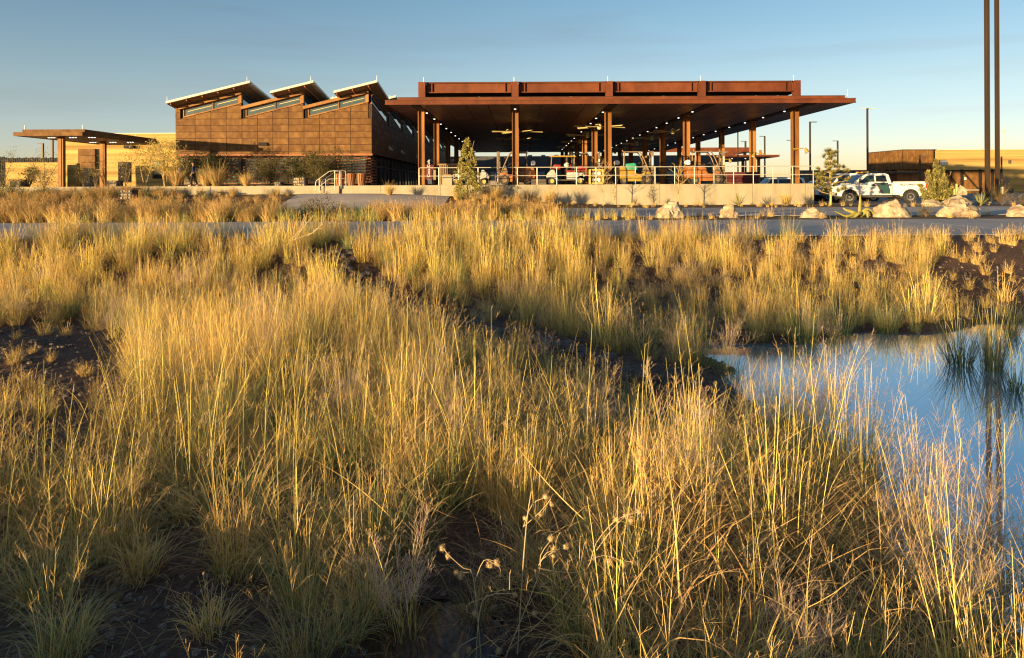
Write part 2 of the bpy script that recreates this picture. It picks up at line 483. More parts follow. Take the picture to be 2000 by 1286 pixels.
def axis_vals(segs):
    out = []
    for a, b, st in segs:
        out += list(np.arange(a, b - 1e-6, st))
    out.append(segs[-1][1])
    return np.array(out)
xs = axis_vals([(-1500, -300, 200), (-300, -60, 30), (-60, -16, 4), (-16, 14, 0.13), (14, 60, 3), (60, 300, 30), (300, 1500, 200)])
ys = axis_vals([(-400, -40, 60), (-40, 0, 4), (0, 16.2, 0.11), (16.2, 46, 0.8), (46, 130, 6), (130, 500, 60), (500, 3000, 300)])
GX, GY = np.meshgrid(xs, ys)
GZ = gz(GX, GY)
nx, ny = len(xs), len(ys)
idx = np.arange(nx * ny).reshape(ny, nx)
gf = np.stack([idx[:-1, :-1], idx[:-1, 1:], idx[1:, 1:], idx[1:, :-1]], -1).reshape(-1, 4)
g_obj = link('ground', npmesh('ground', np.stack([GX, GY, GZ], -1).reshape(-1, 3), gf, M['ground'], smooth=True))
setp(g_obj, 'dark mulch and brown soil of the planted basin and plaza beds', kind='structure')

wm = MB().add([(1.6, 1.0, WZ), (40, 1.0, WZ), (40, 13, WZ), (6.5, 11.6, WZ), (1.6, 10.2, WZ)], [(0, 1, 2, 3, 4)])
setp(link('pond_water', wm.mesh('pond_water', M['water'])), 'still blue pond water reflecting the evening sky', kind='structure')
pm = MB().add([(-0.45 + 0.5 * cos(a * pi / 8), 3.22 + 0.33 * sin(a * pi / 8), WZ + 0.005) for a in range(16)], [tuple(range(16))])
setp(link('puddle_water', pm.mesh('puddle_water', M['mudwater'])), 'small muddy puddle at the bottom edge of the basin', kind='structure')

# paths: raised slabs, sawn into bays
def path(name, label, y0, y1, x0, x1, bay):
    root = setp(bpy.data.objects.new(name, None), label, kind='structure'); COL.objects.link(root)
    me = MB().box(-bay / 2 + .006, bay / 2 - .006, y0, y1, -0.12, 0).mesh('slab', M['path'], bevel=0.008, segs=1)
    n = int(round((x1 - x0) / bay))
    for i in range(n):
        link('slab', me, root, (x0 + bay * (i + .5), 0, PZ + 0.012))
    return root
path('near_path', 'pale concrete footpath along the top of the basin', 16.0, 23.6, -42, 42, 3.0)
path('far_path', 'pale concrete path in front of the loading dock', 27.0, 37.4, -54, 54, 4.5)
# apron rising to the steps
ax_, ay_ = np.meshgrid(np.linspace(-13.2, -4.2, 19), np.linspace(37.45, 43.7, 14))
az_ = gz(ax_, ay_) + 0.03
ai = np.arange(ax_.size).reshape(ax_.shape)
af = np.stack([ai[:-1, :-1], ai[:-1, 1:], ai[1:, 1:], ai[1:, :-1]], -1).reshape(-1, 4)
setp(link('ramp_path', npmesh('ramp_path', np.stack([ax_, ay_, az_], -1).reshape(-1, 3), af, M['path'], smooth=True)), 'sloping concrete walk rising to the steps', kind='structure')
pk = MB().add([(18.9, 38.6, PZ + .012), (120, 38.6, PZ + .012), (120, 200, PZ + .012), (18.9, 200, PZ + .012)], [(0, 1, 2, 3)])
pk2 = [(18.9, 41.2), (60, 41.2), (60, 41.2), (18.9, 41.2)]
pk = MB().add([(18.9, 41.0, PZ + .014), (140, 41.0, PZ + .014), (140, 230, PZ + .014), (18.9, 230, PZ + .014)], [(0, 1, 2, 3)])
setp(link('parking_pavement', pk.mesh('parking_pavement', M['asphalt'])), 'grey pavement of the parking yard beside the dock', kind='structure')

DK = 0.18            # dock level
# ------------------------------------------------------------------ loading dock
dock = thing('loading_dock', 'long low cast concrete dock wall with vertical joints under the big canopy', 'retaining wall', (0, 0, 0))
jx = [-46, -40, -34, -28, -24, -19, WX(630, 44), WX(744, 44), WX(860, 44), WX(976, 44), WX(1090, 44), WX(1204.5, 44), WX(1289, 44), WX(1373.5, 44), WX(1470, 44), WX(1544, 44), WX(1574, 44), 18.05]
for a, b in zip(jx[:-1], jx[1:]):
    part('wall_panel', MB().box(a + .008, b - .008, 44.0, 44.25, -1.6, DK), M['concrete'], dock, bevel=0.012, segs=1)
part('deck_slab', MB().box(-46, 18.05, 44.27, 108, DK - .3, DK - .004), M['deck'], dock)
part('side_wall', MB().box(17.75, 18.049, 44.27, 108, -1.6, DK - .31), M['concrete'], dock)

# steps and handrail at the left of the dock
sx0, sx1 = WX(612, 43.4), WX(657, 43.4)
steps = thing('concrete_steps', 'short concrete steps beside the white handrail, against the dock wall', 'steps', (0, 0, 0))
for k in range(4):
    x1 = sx1 - (k + .0) * 0.0
    part('step', MB().box(sx0 + .32 * (3 - k), sx1 + .02 * k, 43.84 + .003 * k, 43.985, -0.9, -0.32 + .12 * (k + 1)), M['concrete'], steps, bevel=.012, segs=1)
hr = thing('handrail', 'pale tubular handrail of two bent loops on the concrete steps', 'handrail', (0, 0, 0))
for k, (dy, dxx) in enumerate(((43.62, 0), (43.9, .30))):
    x0, x1 = WX(611, 43) + dxx, WX(649, 43) + dxx
    top = [(x0, dy, .38), (x0 + .04, dy, .48), (x1 - .35, dy, 1.04), (x1, dy, 1.09), (x1 + .28, dy, 1.07)]
    part('grab_rail', MB().tube([(x0, dy, -.1)] + top + [(x1 + .30, dy, DK)], .024, 8), M['rail'], hr, smooth=True)
    part('lower_rail', MB().tube([(x0 + .2, dy, .12), (x1 - .35, dy, .58), (x1 + .28, dy, .60)], .018, 8), M['rail'], hr, smooth=True)
    part('post', MB().tube([(x0 + .22, dy, -.25), (x0 + .22, dy, .58)], .024, 8), M['rail'], hr, smooth=True)
    part('post', MB().tube([(x1, dy, .0), (x1, dy, 1.09)], .026, 8), M['rail'], hr, smooth=True)

# railing along the dock edge
rl = thing('dock_railing', 'long pale two-rail pipe railing along the edge of the loading dock', 'railing', (0, 0, 0))
rx0, rx1, RZ = WX(819, 44.2), WX(1588, 44.2), DK + 1.07
pm_ = MB().tube([(0, 0, 0), (0, 0, 1.06)], .026, 8).mesh('post', M['rail'], smooth=True)
n = 21
for i in range(n):
    x = rx0 + (rx1 - rx0 - .06) * i / (n - 1)
    if 0 < i < n - 1:
        link('post', pm_, rl, (x, 44.16, DK))
part('top_rail', MB().tube([(rx0, 44.16, DK), (rx0, 44.16, RZ - .05), (rx0 + .05, 44.16, RZ), (rx1 - .12, 44.16, RZ), (rx1 - .03, 44.16, RZ - .04), (rx1, 44.16, RZ - .13), (rx1, 44.16, DK)], .027, 8), M['rail'], rl, smooth=True)
part('mid_rail', MB().tube([(rx0 + .03, 44.16, DK + .56), (rx1 - .03, 44.16, DK + .56)], .022, 8), M['rail'], rl, smooth=True)

# ------------------------------------------------------------------ big canopy
SF = 5.03            # soffit height
LX = [-6.31, -0.30, 5.65, 11.57, 17.64]       # column lines
CX0, CX1, CY0, CY1 = -8.08, 20.15, 43.0, 101.5
can = thing('steel_canopy', 'huge flat rust red steel canopy on tall columns over the loading dock', 'canopy', (0, 0, 0))
colmb = MB().box(-.17, .17, -.028, .028, 0, 1).box(-.205, -.17, -.2, .2, 0, 1).box(.17, .205, -.2, .2, 0, 1)
hcol = SF - .05 - DK
for v in range(len(colmb.v)):
    p = colmb.v[v]; colmb.v[v] = (p[0], p[1], p[2] * hcol)
colmb.box(-.169, .169, -.05, -.029, hcol * .46, hcol * .465)
colme = colmb.mesh('column', M['steel_col'])
basemb = MB().box(-.28, .28, -.28, .28, 0, .03)
baseme = basemb.mesh('base_plate', M['steel_dark'])
rows = {0: 46.0, 1: 46.0, 2: 46.0, 3: 49.8, 4: 46.0}
guardme = MB().tube([(0, 0, 0), (0, 0, 1.35)], .33, 14).mesh('column_guard', M['steel_col'], smooth=True)
bandme = MB().box(-.23, .23, -.225, .225, 0, .06).mesh('clamp_band', M['steel_dark'])
for li, x in enumerate(LX):
    for k in range(7):
        y = rows[li] + 8.35 * k
        c = link('column', colme, can, (x, y, DK))
        link('base_plate', baseme, c)
        if (li, k) in ((3, 1),):
            link('column_guard', guardme, c)
        if (li, k) in ((3, 0), (3, 1), (3, 2), (4, 1), (4, 2)):
            link('clamp_band', bandme, c, (0, 0, 1.75 if li == 3 else 2.35))
    part('roof_beam', MB().box(x - .26, x + .26, 43.35, 100.9, SF - .055, SF + .2), M['steel_dark'], can)
lampme = MB().disc((0, 0, 0), .065, .05, 'z', 12).mesh('downlight', M['lamp'])
for li, x in enumerate(LX):
    off = (.31, 0, -.31, -.33, -.33)[li]
    y = 47.3 if li != 1 else 45.2
    if li == 1:
        link('downlight', lampme, can, (x, y, SF - .075))
        continue
    while y < 99:
        link('downlight', lampme, can, (x + off * .55, y, SF - .078)); y += 4.16
# soffit boards between the beams
edges = [CX0 + .1] + [v for x in LX for v in (x - .26, x + .26)] + [CX1 - .1]
cells = []
for a, b in zip(edges[0::2], edges[1::2]):
    nn = max(1, int(round((b - a) / 1.4)))
    for i in range(nn):
        cells.append((a + (b - a) * i / nn, a + (b - a) * (i + 1) / nn))
yb = [43.4] + [44.6 + 4.06 * k for k in range(14)] + [CY1 - .2]
cache = {}
cnt = 0
rest = MB()
for y0, y1 in zip(yb[:-1], yb[1:]):
    for a, b in cells:
        w, d = round(b - a, 3), round(y1 - y0, 3)
        if cnt < 285:
            if (w, d) not in cache:
                cache[(w, d)] = MB().box(-w / 2 + .02, w / 2 - .02, -d / 2 + .035, d / 2 - .035, 0, .05).mesh('soffit_panel', M['soffit'])
            link('soffit_panel', cache[(w, d)], can, ((a + b) / 2, (y0 + y1) / 2, SF))
        else:
            rest.box(a + .012, b - .012, y0 + .02, y1 - .02, SF, SF + .05)
        cnt += 1
if rest.v:
    setp(part('far_soffit_panels', rest, M['soffit'], can), kind='stuff')
part('roof_slab', MB().box(CX0 + .35, CX1 - .35, CY0 + .35, CY1 - .3, SF + .08, SF + .33), M['steel_dark'], can)
# fascia: lower channel with lips, set-back upper band
fz0, fz1 = SF - .01, SF + .24
for nm, bx in (('front_fascia', (CX0, CX1, CY0, CY0 + .09)), ('rear_fascia', (CX0, CX1, CY1 - .09, CY1)), ('left_fascia', (CX0, CX0 + .09, CY0 + .092, CY1 - .092)), ('right_fascia', (CX1 - .09, CX1, CY0 + .092, CY1 - .092))):
    x0, x1, y0, y1 = bx
    mb = MB().box(x0, x1, y0, y1, fz0, fz1)
    if nm == 'front_fascia':
        mb.box(x0, x1, y0 - .07, y0 - .001, fz0 - .02, fz0 + .05).box(x0, x1, y0 - .05, y0 - .001, fz1 - .03, fz1 + .02)
    part(nm, mb, M['steel_red'], can)
part('upper_fascia', MB().box(CX0 + .7, CX1 - .5, CY0 + .3, CY0 + .345, SF + .241, SF + .44), M['steel_red'], can)
part('edge_cap', MB().box(CX0 + .7, CX1 - .5, CY0 + .28, CY0 + .36, SF + .441, SF + .465), M['steel_dark'], can)
# raised frame above the roof
UX0, UX1, UY0, UY1, UZ0, UZ1 = LX[0] - .13, LX[4] + .25, 46.0, 97.0, 6.08, 6.74
postme = MB().box(-.1, .1, -.03, .03, 0, 1.28).box(-.22, .22, -.19, -.16, 0, 1.28).box(-.22, .22, .16, .19, 0, 1.28).mesh('roof_post', M['steel_red'])
pxs = [UX0 + .2, LX[1], LX[2] + .05, 11.62, UX1 - .22]
for x in pxs:
    link('roof_post', postme, can, (x, UY0 - .19, SF + .45))
    link('roof_post', postme, can, (x, UY1, SF + .45))
for a, b in zip(pxs[:-1], pxs[1:]):
    g = MB().box(a + .24, b - .24, UY0 - .03, UY0, UZ0 + .06, UZ1 - .05).box(a + .24, b - .24, UY0 - .16, UY0 + .1, UZ0, UZ0 + .058).box(a + .24, b - .24, UY0 - .16, UY0 + .1, UZ1 - .048, UZ1)
    g.box(a + .62, a + .65, UY0 - .15, UY0 - .031, UZ0 + .06, UZ1 - .05).box(b - .65, b - .62, UY0 - .15, UY0 - .031, UZ0 + .06, UZ1 - .05)
    part('front_girder', g, M['steel_red'], can)
    part('roof_brace', MB().tube([(a + .3, UY0 + 1.2, SF + .48), (b - .3, UY0 + 7, UZ0 + .05)], .06, 6), M['steel_red'], can)
    part('inner_girder', MB().box(a + .3, b - .3, 54.3, 54.4, SF + .55, UZ0 + .02), M['steel_red'], can)
for x in (UX0, UX1 - .06):
    part('side_girder', MB().box(x, x + .06, UY0 + .3, UY1 - .3, UZ0, UZ1 - .01), M['steel_red'], can)
part('rear_girder', MB().box(UX0 + .1, UX1 - .1, UY1 + .2, UY1 + .26, UZ0, UZ1 - .01), M['steel_red'], can)
part('upper_roof', MB().box(UX0 + .08, UX1 - .08, UY0 + .25, UY1 - .25, UZ0 + .12, UZ1 - .06), M['steel_dark'], can)
part('roof_trim', MB().box(UX0 - .02, UX1 + .02, UY0 - .2, UY0 + .2, UZ1 + .003, UZ1 + .03), M['steel_dark'], can)
rodme = MB().tube([(0, 0, 0), (0, 0, .36)], [.022, .014], 6).mesh('lightning_rod', M['aluminium'])
for px in (828, 1005, 1188, 1369, 1551):
    link('lightning_rod', rodme, can, (WX(px, UY0), UY0, UZ1 + .03))
for px in (1656,):
    link('lightning_rod', rodme, can, (WX(px, 43.3), 43.3, SF + .46))
ventme = MB().tube([(0, 0, 0), (0, 0, .36)], .035, 8).mesh('vent_pipe', M['white_roof'])
for px in (937, 1116, 1297, 1478, 1520):
    link('vent_pipe', ventme, can, (WX(px, 45), 45, SF + .33))

# ------------------------------------------------------------------ sawtooth hall
BX0, BX1, BY0, BY1 = WX(343, 51), WX(726.5, 51), 51.0, 105.0
hall = thing('sawtooth_hall', 'rust panelled hall with three sawtooth roofs and slanted clerestory windows', 'building', (0, 0, 0))
HZ = 369.4
rowz = [(HZ - y) * 51 / F for y in (301.8, 296.2, 283.4, 270.4, 257.7, 244.9, 232.4, 219.4, 206.6, 193.8)]
colx = [WX(p, 51) for p in (343, 381.8, 412.4, 442.5, 473, 503.2, 533.3, 563.6, 594.2, 624.3, 654.7, 685, 726.5)]
teeth = [(WX(353, 51), WX(473, 51)), (WX(475, 51), WX(594.4, 51)), (WX(596.5, 51), WX(721, 51))]
SLX, SLY = 0.243, -0.163
WB0 = 5.03                                       # underside of window frame at the low end of a tooth
def zline(x, off=0.0):
    for a, b in teeth:
        if a <= x <= b + 1e-6:
            return WB0 + SLX * (x - a) + off
    return WB0 + off if x < teeth[0][0] else 6.05 + off
def clip(poly, f):
    out = []
    for i in range(len(poly)):
        p, q = poly[i], poly[(i + 1) % len(poly)]
        fp, fq = f(p), f(q)
        if fp <= 0: out.append(p)
        if (fp < 0 < fq) or (fq < 0 < fp):
            t = fp / (fp - fq); out.append((p[0] + t * (q[0] - p[0]), p[1] + t * (q[1] - p[1])))
    return out
wall = part('wall', MB().box(BX0 + .03, BX1 - .05, BY0 + .06, BY1, rowz[0] + .02, 5.02), M['corten_dark'], hall)
shared = {}
for i in range(len(colx) - 1):
    for j in range(6):
        w, h = round(colx[i + 1] - colx[i], 3), round(rowz[j + 1] - rowz[j], 3)
        if (w, h) not in shared:
            shared[(w, h)] = MB().box(.014, w - .014, 0, .045, .02, h - .02).mesh('panel', M['corten'])
        link('panel', shared[(w, h)], hall, (colx[i], BY0 + rng.uniform(-.004, .004), rowz[j]))
# panels above the full rows, cut to the slanted window sill
for a, b in teeth:
    cb = sorted(set([a + .03, b - .03] + [c for c in colx if a + .03 < c < b - .03]))
    for x0, x1 in zip(cb[:-1], cb[1:]):
        for j in range(6, 9):
            poly = [(x0 + .017, rowz[j] + .015), (x1 - .017, rowz[j] + .015), (x1 - .017, rowz[j + 1] - .015), (x0 + .017, rowz[j + 1] - .015)]
            poly = clip(poly, lambda p: p[1] - (WB0 - .03 + SLX * (p[0] - a)))
            if len(poly) >= 3 and max(p[1] for p in poly) - min(p[1] for p in poly) > .05:
                part('panel', MB().prism(poly, BY0, BY0 + .03), M['corten'], hall)
for j in range(6, 8):
    part('panel', MB().box(BX0 + .01, teeth[0][0] - .02, BY0, BY0 + .03, rowz[j] + .011, rowz[j + 1] - .011), M['corten'], hall)
part('corner_pilaster', MB().box(BX0 + .03, teeth[0][0] - .03, BY0 + .035, BY0 + 1.2, rowz[6], 6.0), M['corten_dark'], hall)
DZW = 0.46
for k, (a, b) in enumerate(teeth):
    back = [(a + .1, 5.02), (b - .04, 5.02), (b - .04, WB0 + SLX * (b - a) + .85), (a + .1, WB0 + .85)]
    part('tooth_wall', MB().prism(back, BY0 + .16, BY0 + .22), M['corten_dark'], hall)
    lower = [(a + .02, 5.02), (b - .02, 5.02), (b - .02, WB0 + SLX * (b - a) - .02), (a + .02, WB0 - .02)]
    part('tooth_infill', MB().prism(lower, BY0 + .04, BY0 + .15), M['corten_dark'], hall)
    def band(x0, x1, o0, o1):
        return [(x0, WB0 + SLX * (x0 - a) + o0), (x1, WB0 + SLX * (x1 - a) + o0), (x1, WB0 + SLX * (x1 - a) + o1), (x0, WB0 + SLX * (x0 - a) + o1)]
    wf = part('window', MB().prism(band(a + .2, b - .2, 0, .09), BY0 - .03, BY0 + .15).prism(band(a + .2, b - .2, .09 + DZW, .15 + DZW), BY0 - .02, BY0 + .15)
              .prism(band(a + .2, a + .27, .09, .09 + DZW), BY0 - .02, BY0 + .15).prism(band(b - .27, b - .2, .09, .09 + DZW), BY0 - .02, BY0 + .15)
              .prism(band((a + b) / 2 + .1, (a + b) / 2 + .16, .09, .09 + DZW), BY0 - .015, BY0 + .15), M['steel_col'], hall)
    for x0, x1 in ((a + .27, (a + b) / 2 + .1), ((a + b) / 2 + .16, b - .27)):
        part('pane', MB().prism(band(x0, x1, .09, .09 + DZW), BY0 + .06, BY0 + .08), M['glass_teal'], wf)
        part('light_strip', MB().prism(band(x0 + .25, x1 - .06, DZW - .10, DZW - .07), BY0 + .045, BY0 + .058), M['fan'], wf)
    part('eave_beam', MB().prism(band(a - .06, b + .02, .16 + DZW, .38 + DZW), BY0 - .25, BY0 + .2), M['steel_col'], hall)
    part('tooth_post', MB().prism(band(b - .19, b + .0, 0, .16 + DZW), BY0 - .08, BY0 + .2), M['steel_col'], hall)
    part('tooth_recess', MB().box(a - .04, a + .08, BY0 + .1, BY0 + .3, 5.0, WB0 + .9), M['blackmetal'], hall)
# roof plates of every module, 3 across and 8 deep, tilted up towards the front right
MD = 6.7
def plate(a, b, y0, z0, ov_l, ov_r, ov_f, ov_b):
    def P(x, y, dz): return (x, y, z0 + SLX * (x - a) + SLY * (y - y0) + dz)
    xa, xb, ya, yb_ = a - ov_l, b + ov_r, y0 - ov_f, y0 + MD + ov_b
    t = .15
    return [P(xa, ya, 0), P(xb, ya, 0), P(xb, yb_, 0), P(xa, yb_, 0), P(xa, ya, t), P(xb, ya, t), P(xb, yb_, t), P(xa, yb_, t)], P
BOXF = [(0, 3, 2, 1), (4, 5, 6, 7), (0, 1, 5, 4), (1, 2, 6, 5), (2, 3, 7, 6), (3, 0, 4, 7)]
RZ0 = WB0 + .385 + DZW
for r in range(8):
    for k, (a, b) in enumerate(teeth):
        y0 = BY0 + MD * r
        v, P = plate(a, b, y0, RZ0, .45 if k == 0 else -2.35, 1.02 if k < 2 else .85, 1.2 if r == 0 else .5, -.6)
        rf = part('roof', MB().add(v, BOXF), M['white_roof'], hall)
        if k:
            part('lower_roof', MB().prism([(a - .05, RZ0 - .05), (a + 2.6, RZ0 - .05 + SLX * 2.65), (a + 2.6, RZ0 - .01 + SLX * 2.65), (a - .05, RZ0 - .01)], y0 - .1, y0 + .5), M['steel_dark'], hall)
        ribs = MB()
        xx = a - .2 if k == 0 else a + 2.5
        while xx < b + .8:
            q = [P(xx, y0 - (1.1 if r == 0 else .4), -.09), P(xx + .07, y0 - (1.1 if r == 0 else .4), -.16), P(xx + .07, y0 + MD - .7, -.09), P(xx, y0 + MD - .7, -.09)]
            q += [(p[0], p[1], p[2] + .075) for p in q]
            ribs.add(q, BOXF); xx += 1.1
        xL = a - .4 if k == 0 else a + 2.4
        if r < 2 or k == 2:
            part('rafters', ribs, M['slat'], rf)
            q = [P(xL, y0 - (1.17 if r == 0 else .45), -.012), P(b + .8, y0 - (1.17 if r == 0 else .45), -.012), P(b + .8, y0 + MD - .62, -.012), P(xL, y0 + MD - .62, -.012)]
            part('roof_lining', MB().add(q + [(p[0], p[1], p[2] + .008) for p in q], BOXF), M['wood'], rf)
        if r == 0:
            link('lightning_rod', rodme, hall, (b + .8, y0 - 1.1, P(b + .8, y0 - 1.1, .14)[2]))
        if r == 0 and k == 0:
            link('lightning_rod', rodme, hall, (a - .4, y0 - 1.1, P(a - .4, y0 - 1.1, .14)[2]))
        if r in (1, 2):
            link('lightning_rod', rodme, hall, (b + .3, y0, P(b + .3, y0, .1)[2]))
        # vertical glass on the high right side of each tooth
        if k < 2 and r < 2:
            za = WB0 + SLX * (b - a)
            part('side_pane', MB().prism([(y0 + .25, za - .8), (y0 + MD - .8, za - .8 + SLY * MD), (y0 + MD - .8, za + .95 + SLY * (MD - .8)), (y0 + .25, za + .95)], b - .02, b + .0, axis='x'), M['glass_sky'], hall)
# right-hand wall running away from the camera
X = BX1
sy = [BY0 + .02 + 2.233 * k for k in range(25)]
spm = {}
np_ = 0
srest = MB()
for i in range(24):
    for j in range(6):
        h = round(rowz[j + 1] - rowz[j], 3)
        off = (1.1 if j % 2 else 0)
        if i < 15:
            if h not in spm: spm[h] = MB().box(-.03, 0, .011, 2.222, .011, h - .011).mesh('side_panel', M['corten'])
            link('side_panel', spm[h], hall, (X, sy[i], rowz[j])); np_ += 1
        else:
            srest.box(X - .03, X, sy[i] + .011, sy[i + 1] - .011, rowz[j] + .011, rowz[j + 1] - .011)
setp(part('far_side_panels', srest, M['corten'], hall), kind='stuff')
for r in range(8):
    y0 = BY0 + MD * r
    y1 = y0 + MD - 1.0
    zs = lambda y: 6.06 + SLY * (y - y0)
    for j in range(6, 9):
        poly = [(y0 + .02, rowz[j] + .011), (y1, rowz[j] + .011), (y1, rowz[j + 1] - .011), (y0 + .02, rowz[j + 1] - .011)]
        poly = clip(poly, lambda p: p[1] - zs(p[0]) + .03)
        if len(poly) >= 3:
            ysplit = [y0 + .02 + 1.9 * q for q in range(4)]
            for s0, s1 in zip(ysplit[:-1], ysplit[1:]):
                pp = clip(clip(poly, lambda p: s0 + .011 - p[0]), lambda p: p[0] - s1 + .011)
                if len(pp) >= 3 and r < 4:
                    part('side_panel', MB().prism(pp, X - .03, X, axis='x'), M['corten'], hall)
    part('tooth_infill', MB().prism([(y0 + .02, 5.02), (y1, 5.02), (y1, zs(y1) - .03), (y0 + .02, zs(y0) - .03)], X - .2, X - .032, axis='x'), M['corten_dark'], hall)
    B = lambda o0, o1, ya=y0 + .1, yb2=y1: [(ya, zs(ya) + o0), (yb2, zs(yb2) + o0), (yb2, zs(yb2) + o1), (ya, zs(ya) + o1)]
    wf = part('side_window', MB().prism(B(0, .07), X - .12, X + .02, axis='x').prism(B(.07 + DZW, .15 + DZW), X - .12, X + .02, axis='x'), M['slat'], hall)
    part('pane', MB().prism(B(.07, .07 + DZW), X - .05, X - .03, axis='x'), M['glass_sky'], wf)
    part('eave_beam', MB().prism(B(.16 + DZW, .36 + DZW), X - .2, X + .1, axis='x'), M['steel_dark'], hall)
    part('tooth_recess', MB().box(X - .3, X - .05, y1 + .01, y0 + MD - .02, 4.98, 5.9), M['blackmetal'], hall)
for y in (57.6, 63.5, 72.8, 84):
    part('wall_light', MB().prism([(X, 3.12), (X + .3, 3.02), (X + .3, 3.1), (X, 3.4)], y, y + .35), M['white_roof'], hall)
part('wall_vent', MB().prism([(WX(506, 51), 3.06), (WX(524, 51), 3.06), (WX(522, 51), 3.30), (WX(506, 51), 3.30)], BY0 - .12, BY0 - .002), M['blackmetal'], hall)
# ground floor: sill beam, green glass, louvres
part('sill_beam', MB().box(BX0 - .04, BX1 + .06, BY0 - .12, BY0 + .2, rowz[0] - .13, rowz[0] + .015), M['slat'], hall)
part('storefront_wall', MB().box(BX0 + .2, BX1 - .35, BY0 + .40, BY0 + .55, DK, rowz[0]), M['dark_wall'], hall)
bays = [WX(p, 51) for p in (345, 408, 472.6, 528, 594, 655, 716)]
slme = {}
for i, (a, b) in enumerate(zip(bays[:-1], bays[1:])):
    gl = part('window', MB().box(a + .05, b - .05, BY0 + .31, BY0 + .39, DK + .08, rowz[0] - .2), M['blackmetal'], hall)
    m_ = (a + b) / 2
    part('pane', MB().box(a + .1, m_ - .03, BY0 + .28, BY0 + .305, DK + .15, rowz[0] - .25), M['glass_green'], gl)
    part('pane', MB().box(m_ + .03, b - .1, BY0 + .28, BY0 + .305, DK + .15, rowz[0] - .25), M['glass_green'], gl)
    part('louvre_post', MB().box(b - .05, b + .05, BY0 + .0, BY0 + .1, DK, rowz[0] - .14), M['corten_dark'], hall)
    w = round(b - a - .12, 2)
    if w not in slme: slme[w] = MB().box(0, w, -.03, .03, 0, .06).mesh('louvre_slat', M['slat'])
    for s in range(10):
        link('louvre_slat', slme[w], hall, (a + .06, BY0 + .03, DK + .16 + s * .2))
crn = MB().box(0, .36, -.05, .05, 0, .11).mesh('corner_block', M['slat'])
for s in range(9):
    link('corner_block', crn, hall, (BX1 - .42, BY0 + .02, DK + .2 + s * .21))
    part('corner_slat', MB().box(BX1 - .09, BX1 + .0, BY0 + .1, BY0 + 1.6, DK + .1 + s * .21, DK + .2 + s * .21), M['slat'], hall)
part('side_glazing', MB().box(BX1 - .6, BX1 - .5, BY0 + 1.7, BY1, DK, rowz[0]), M['glass_dark'], hall)
mull = MB().box(BX1 - .5, BX1 - .42, 0, .08, DK, rowz[0]).mesh('mullion', M['darkgrey'])
for k in range(30):
    link('mullion', mull, hall, (0, BY0 + 2.2 + 1.7 * k, 0))
part('transom', MB().box(BX1 - .5, BX1 - .43, BY0 + 1.8, BY1, DK + 1.45, DK + 1.53), M['darkgrey'], hall)

# ------------------------------------------------------------------ small canopy at the left
sh = thing('entry_canopy', 'small flat rusted canopy on two square posts left of the sawtooth hall', 'canopy', (0, 0, 0))
ex0, ex1, ey0, ey1, ez = -30.4, -26.25, 43.0, 52.2, 3.27
part('roof_slab', MB().box(ex0 + .1, ex1 - .1, ey0 + .1, ey1 - .1, ez, ez + .1), M['soffit'], sh)
part('fascia', MB().box(ex0, ex1, ey0, ey0 + .08, ez - .03, ez + .2).box(ex0, ex0 + .08, ey0 + .081, ey1 - .081, ez - .03, ez + .2).box(ex1 - .08, ex1, ey0 + .081, ey1 - .081, ez - .03, ez + .2).box(ex0, ex1, ey1 - .08, ey1, ez - .03, ez + .2), M['corten'], sh)
part('upper_fascia', MB().box(ex0 + .35, ex1 - .05, ey0 + .3, ey0 + .34, ez + .2, ez + .38).box(ex1 - .12, ex1 - .06, ey0 + .341, ey1 - .3, ez + .2, ez + .38), M['corten'], sh)
part('roof_cover', MB().box(ex0 + .4, ex1 - .13, ey0 + .345, ey1 - .3, ez + .21, ez + .36), M['steel_dark'], sh)
ecol = MB().box(-.17, .05, -.16, .16, 0, ez - DK - .002).box(.05, .15, -.13, .13, 0, ez - DK - .002).mesh('post', M['steel_col'])
for px, y in ((121, 44.4), (202, 48.7)):
    link('post', ecol, sh, (W(px, 300, y)[0], y, DK))
slamp = MB().disc((0, 0, 0), .06, .03, 'z', 8).mesh('downlight', M['lamp'])
for (px, y) in ((101, 44.8), (143, 44.8), (180, 44.8), (182, 49.5), (221, 49.5), (255, 49.5)):
    for q in range(3):
        link('downlight', slamp, sh, (WX(px, y) + (q - 1) * .17, y, ez - .02))
for px, y in ((49, 43.4), (162, 43.4), (265, 50)):
    link('lightning_rod', rodme, sh, (WX(px, y), y, ez + .36), scale=(1.6, 1.6, .8))

# ------------------------------------------------------------------ rammed earth walls, fence
ra = thing('rammed_earth_building', 'tan striped rammed earth building behind the small left canopy', 'building', (0, 0, 0))
part('wall', MB().box(W(112, 300, 60)[0], -22, 60, 64, DK, 4.66), M['rammed'], ra)
part('coping', MB().box(W(112, 300, 60)[0] - .05, -22, 59.95, 64, 4.662, 4.72), M['white_roof'], ra)
x0, x1 = WX(155, 59.9), WX(188, 59.9)
for k in range(3):
    part('cladding_panel', MB().box(x0, x1, 59.72, 59.9, 1.72 + k * .57, 2.27 + k * .57), M['corten'], ra, bevel=.01, segs=1)
part('wall_hood', MB().box(WX(247, 60), WX(264, 60), 59.6, 59.99, 3.42, 3.68), M['blackmetal'], ra)
wd = part('window', MB().box(WX(299, 60), WX(320, 60), 59.9, 59.99, .9, 2.4), M['blackmetal'], ra)
part('pane', MB().box(WX(302, 60), WX(319, 60), 59.86, 59.895, 1.25, 2.3), M['glass_green'], wd)
wd = part('window', MB().box(WX(232, 60), WX(255, 60), 59.9, 59.99, .6, 2.3), M['blackmetal'], ra)
part('pane', MB().box(WX(234, 60), WX(253, 60), 59.86, 59.895, .7, 2.2), M['glass_dark'], wd)
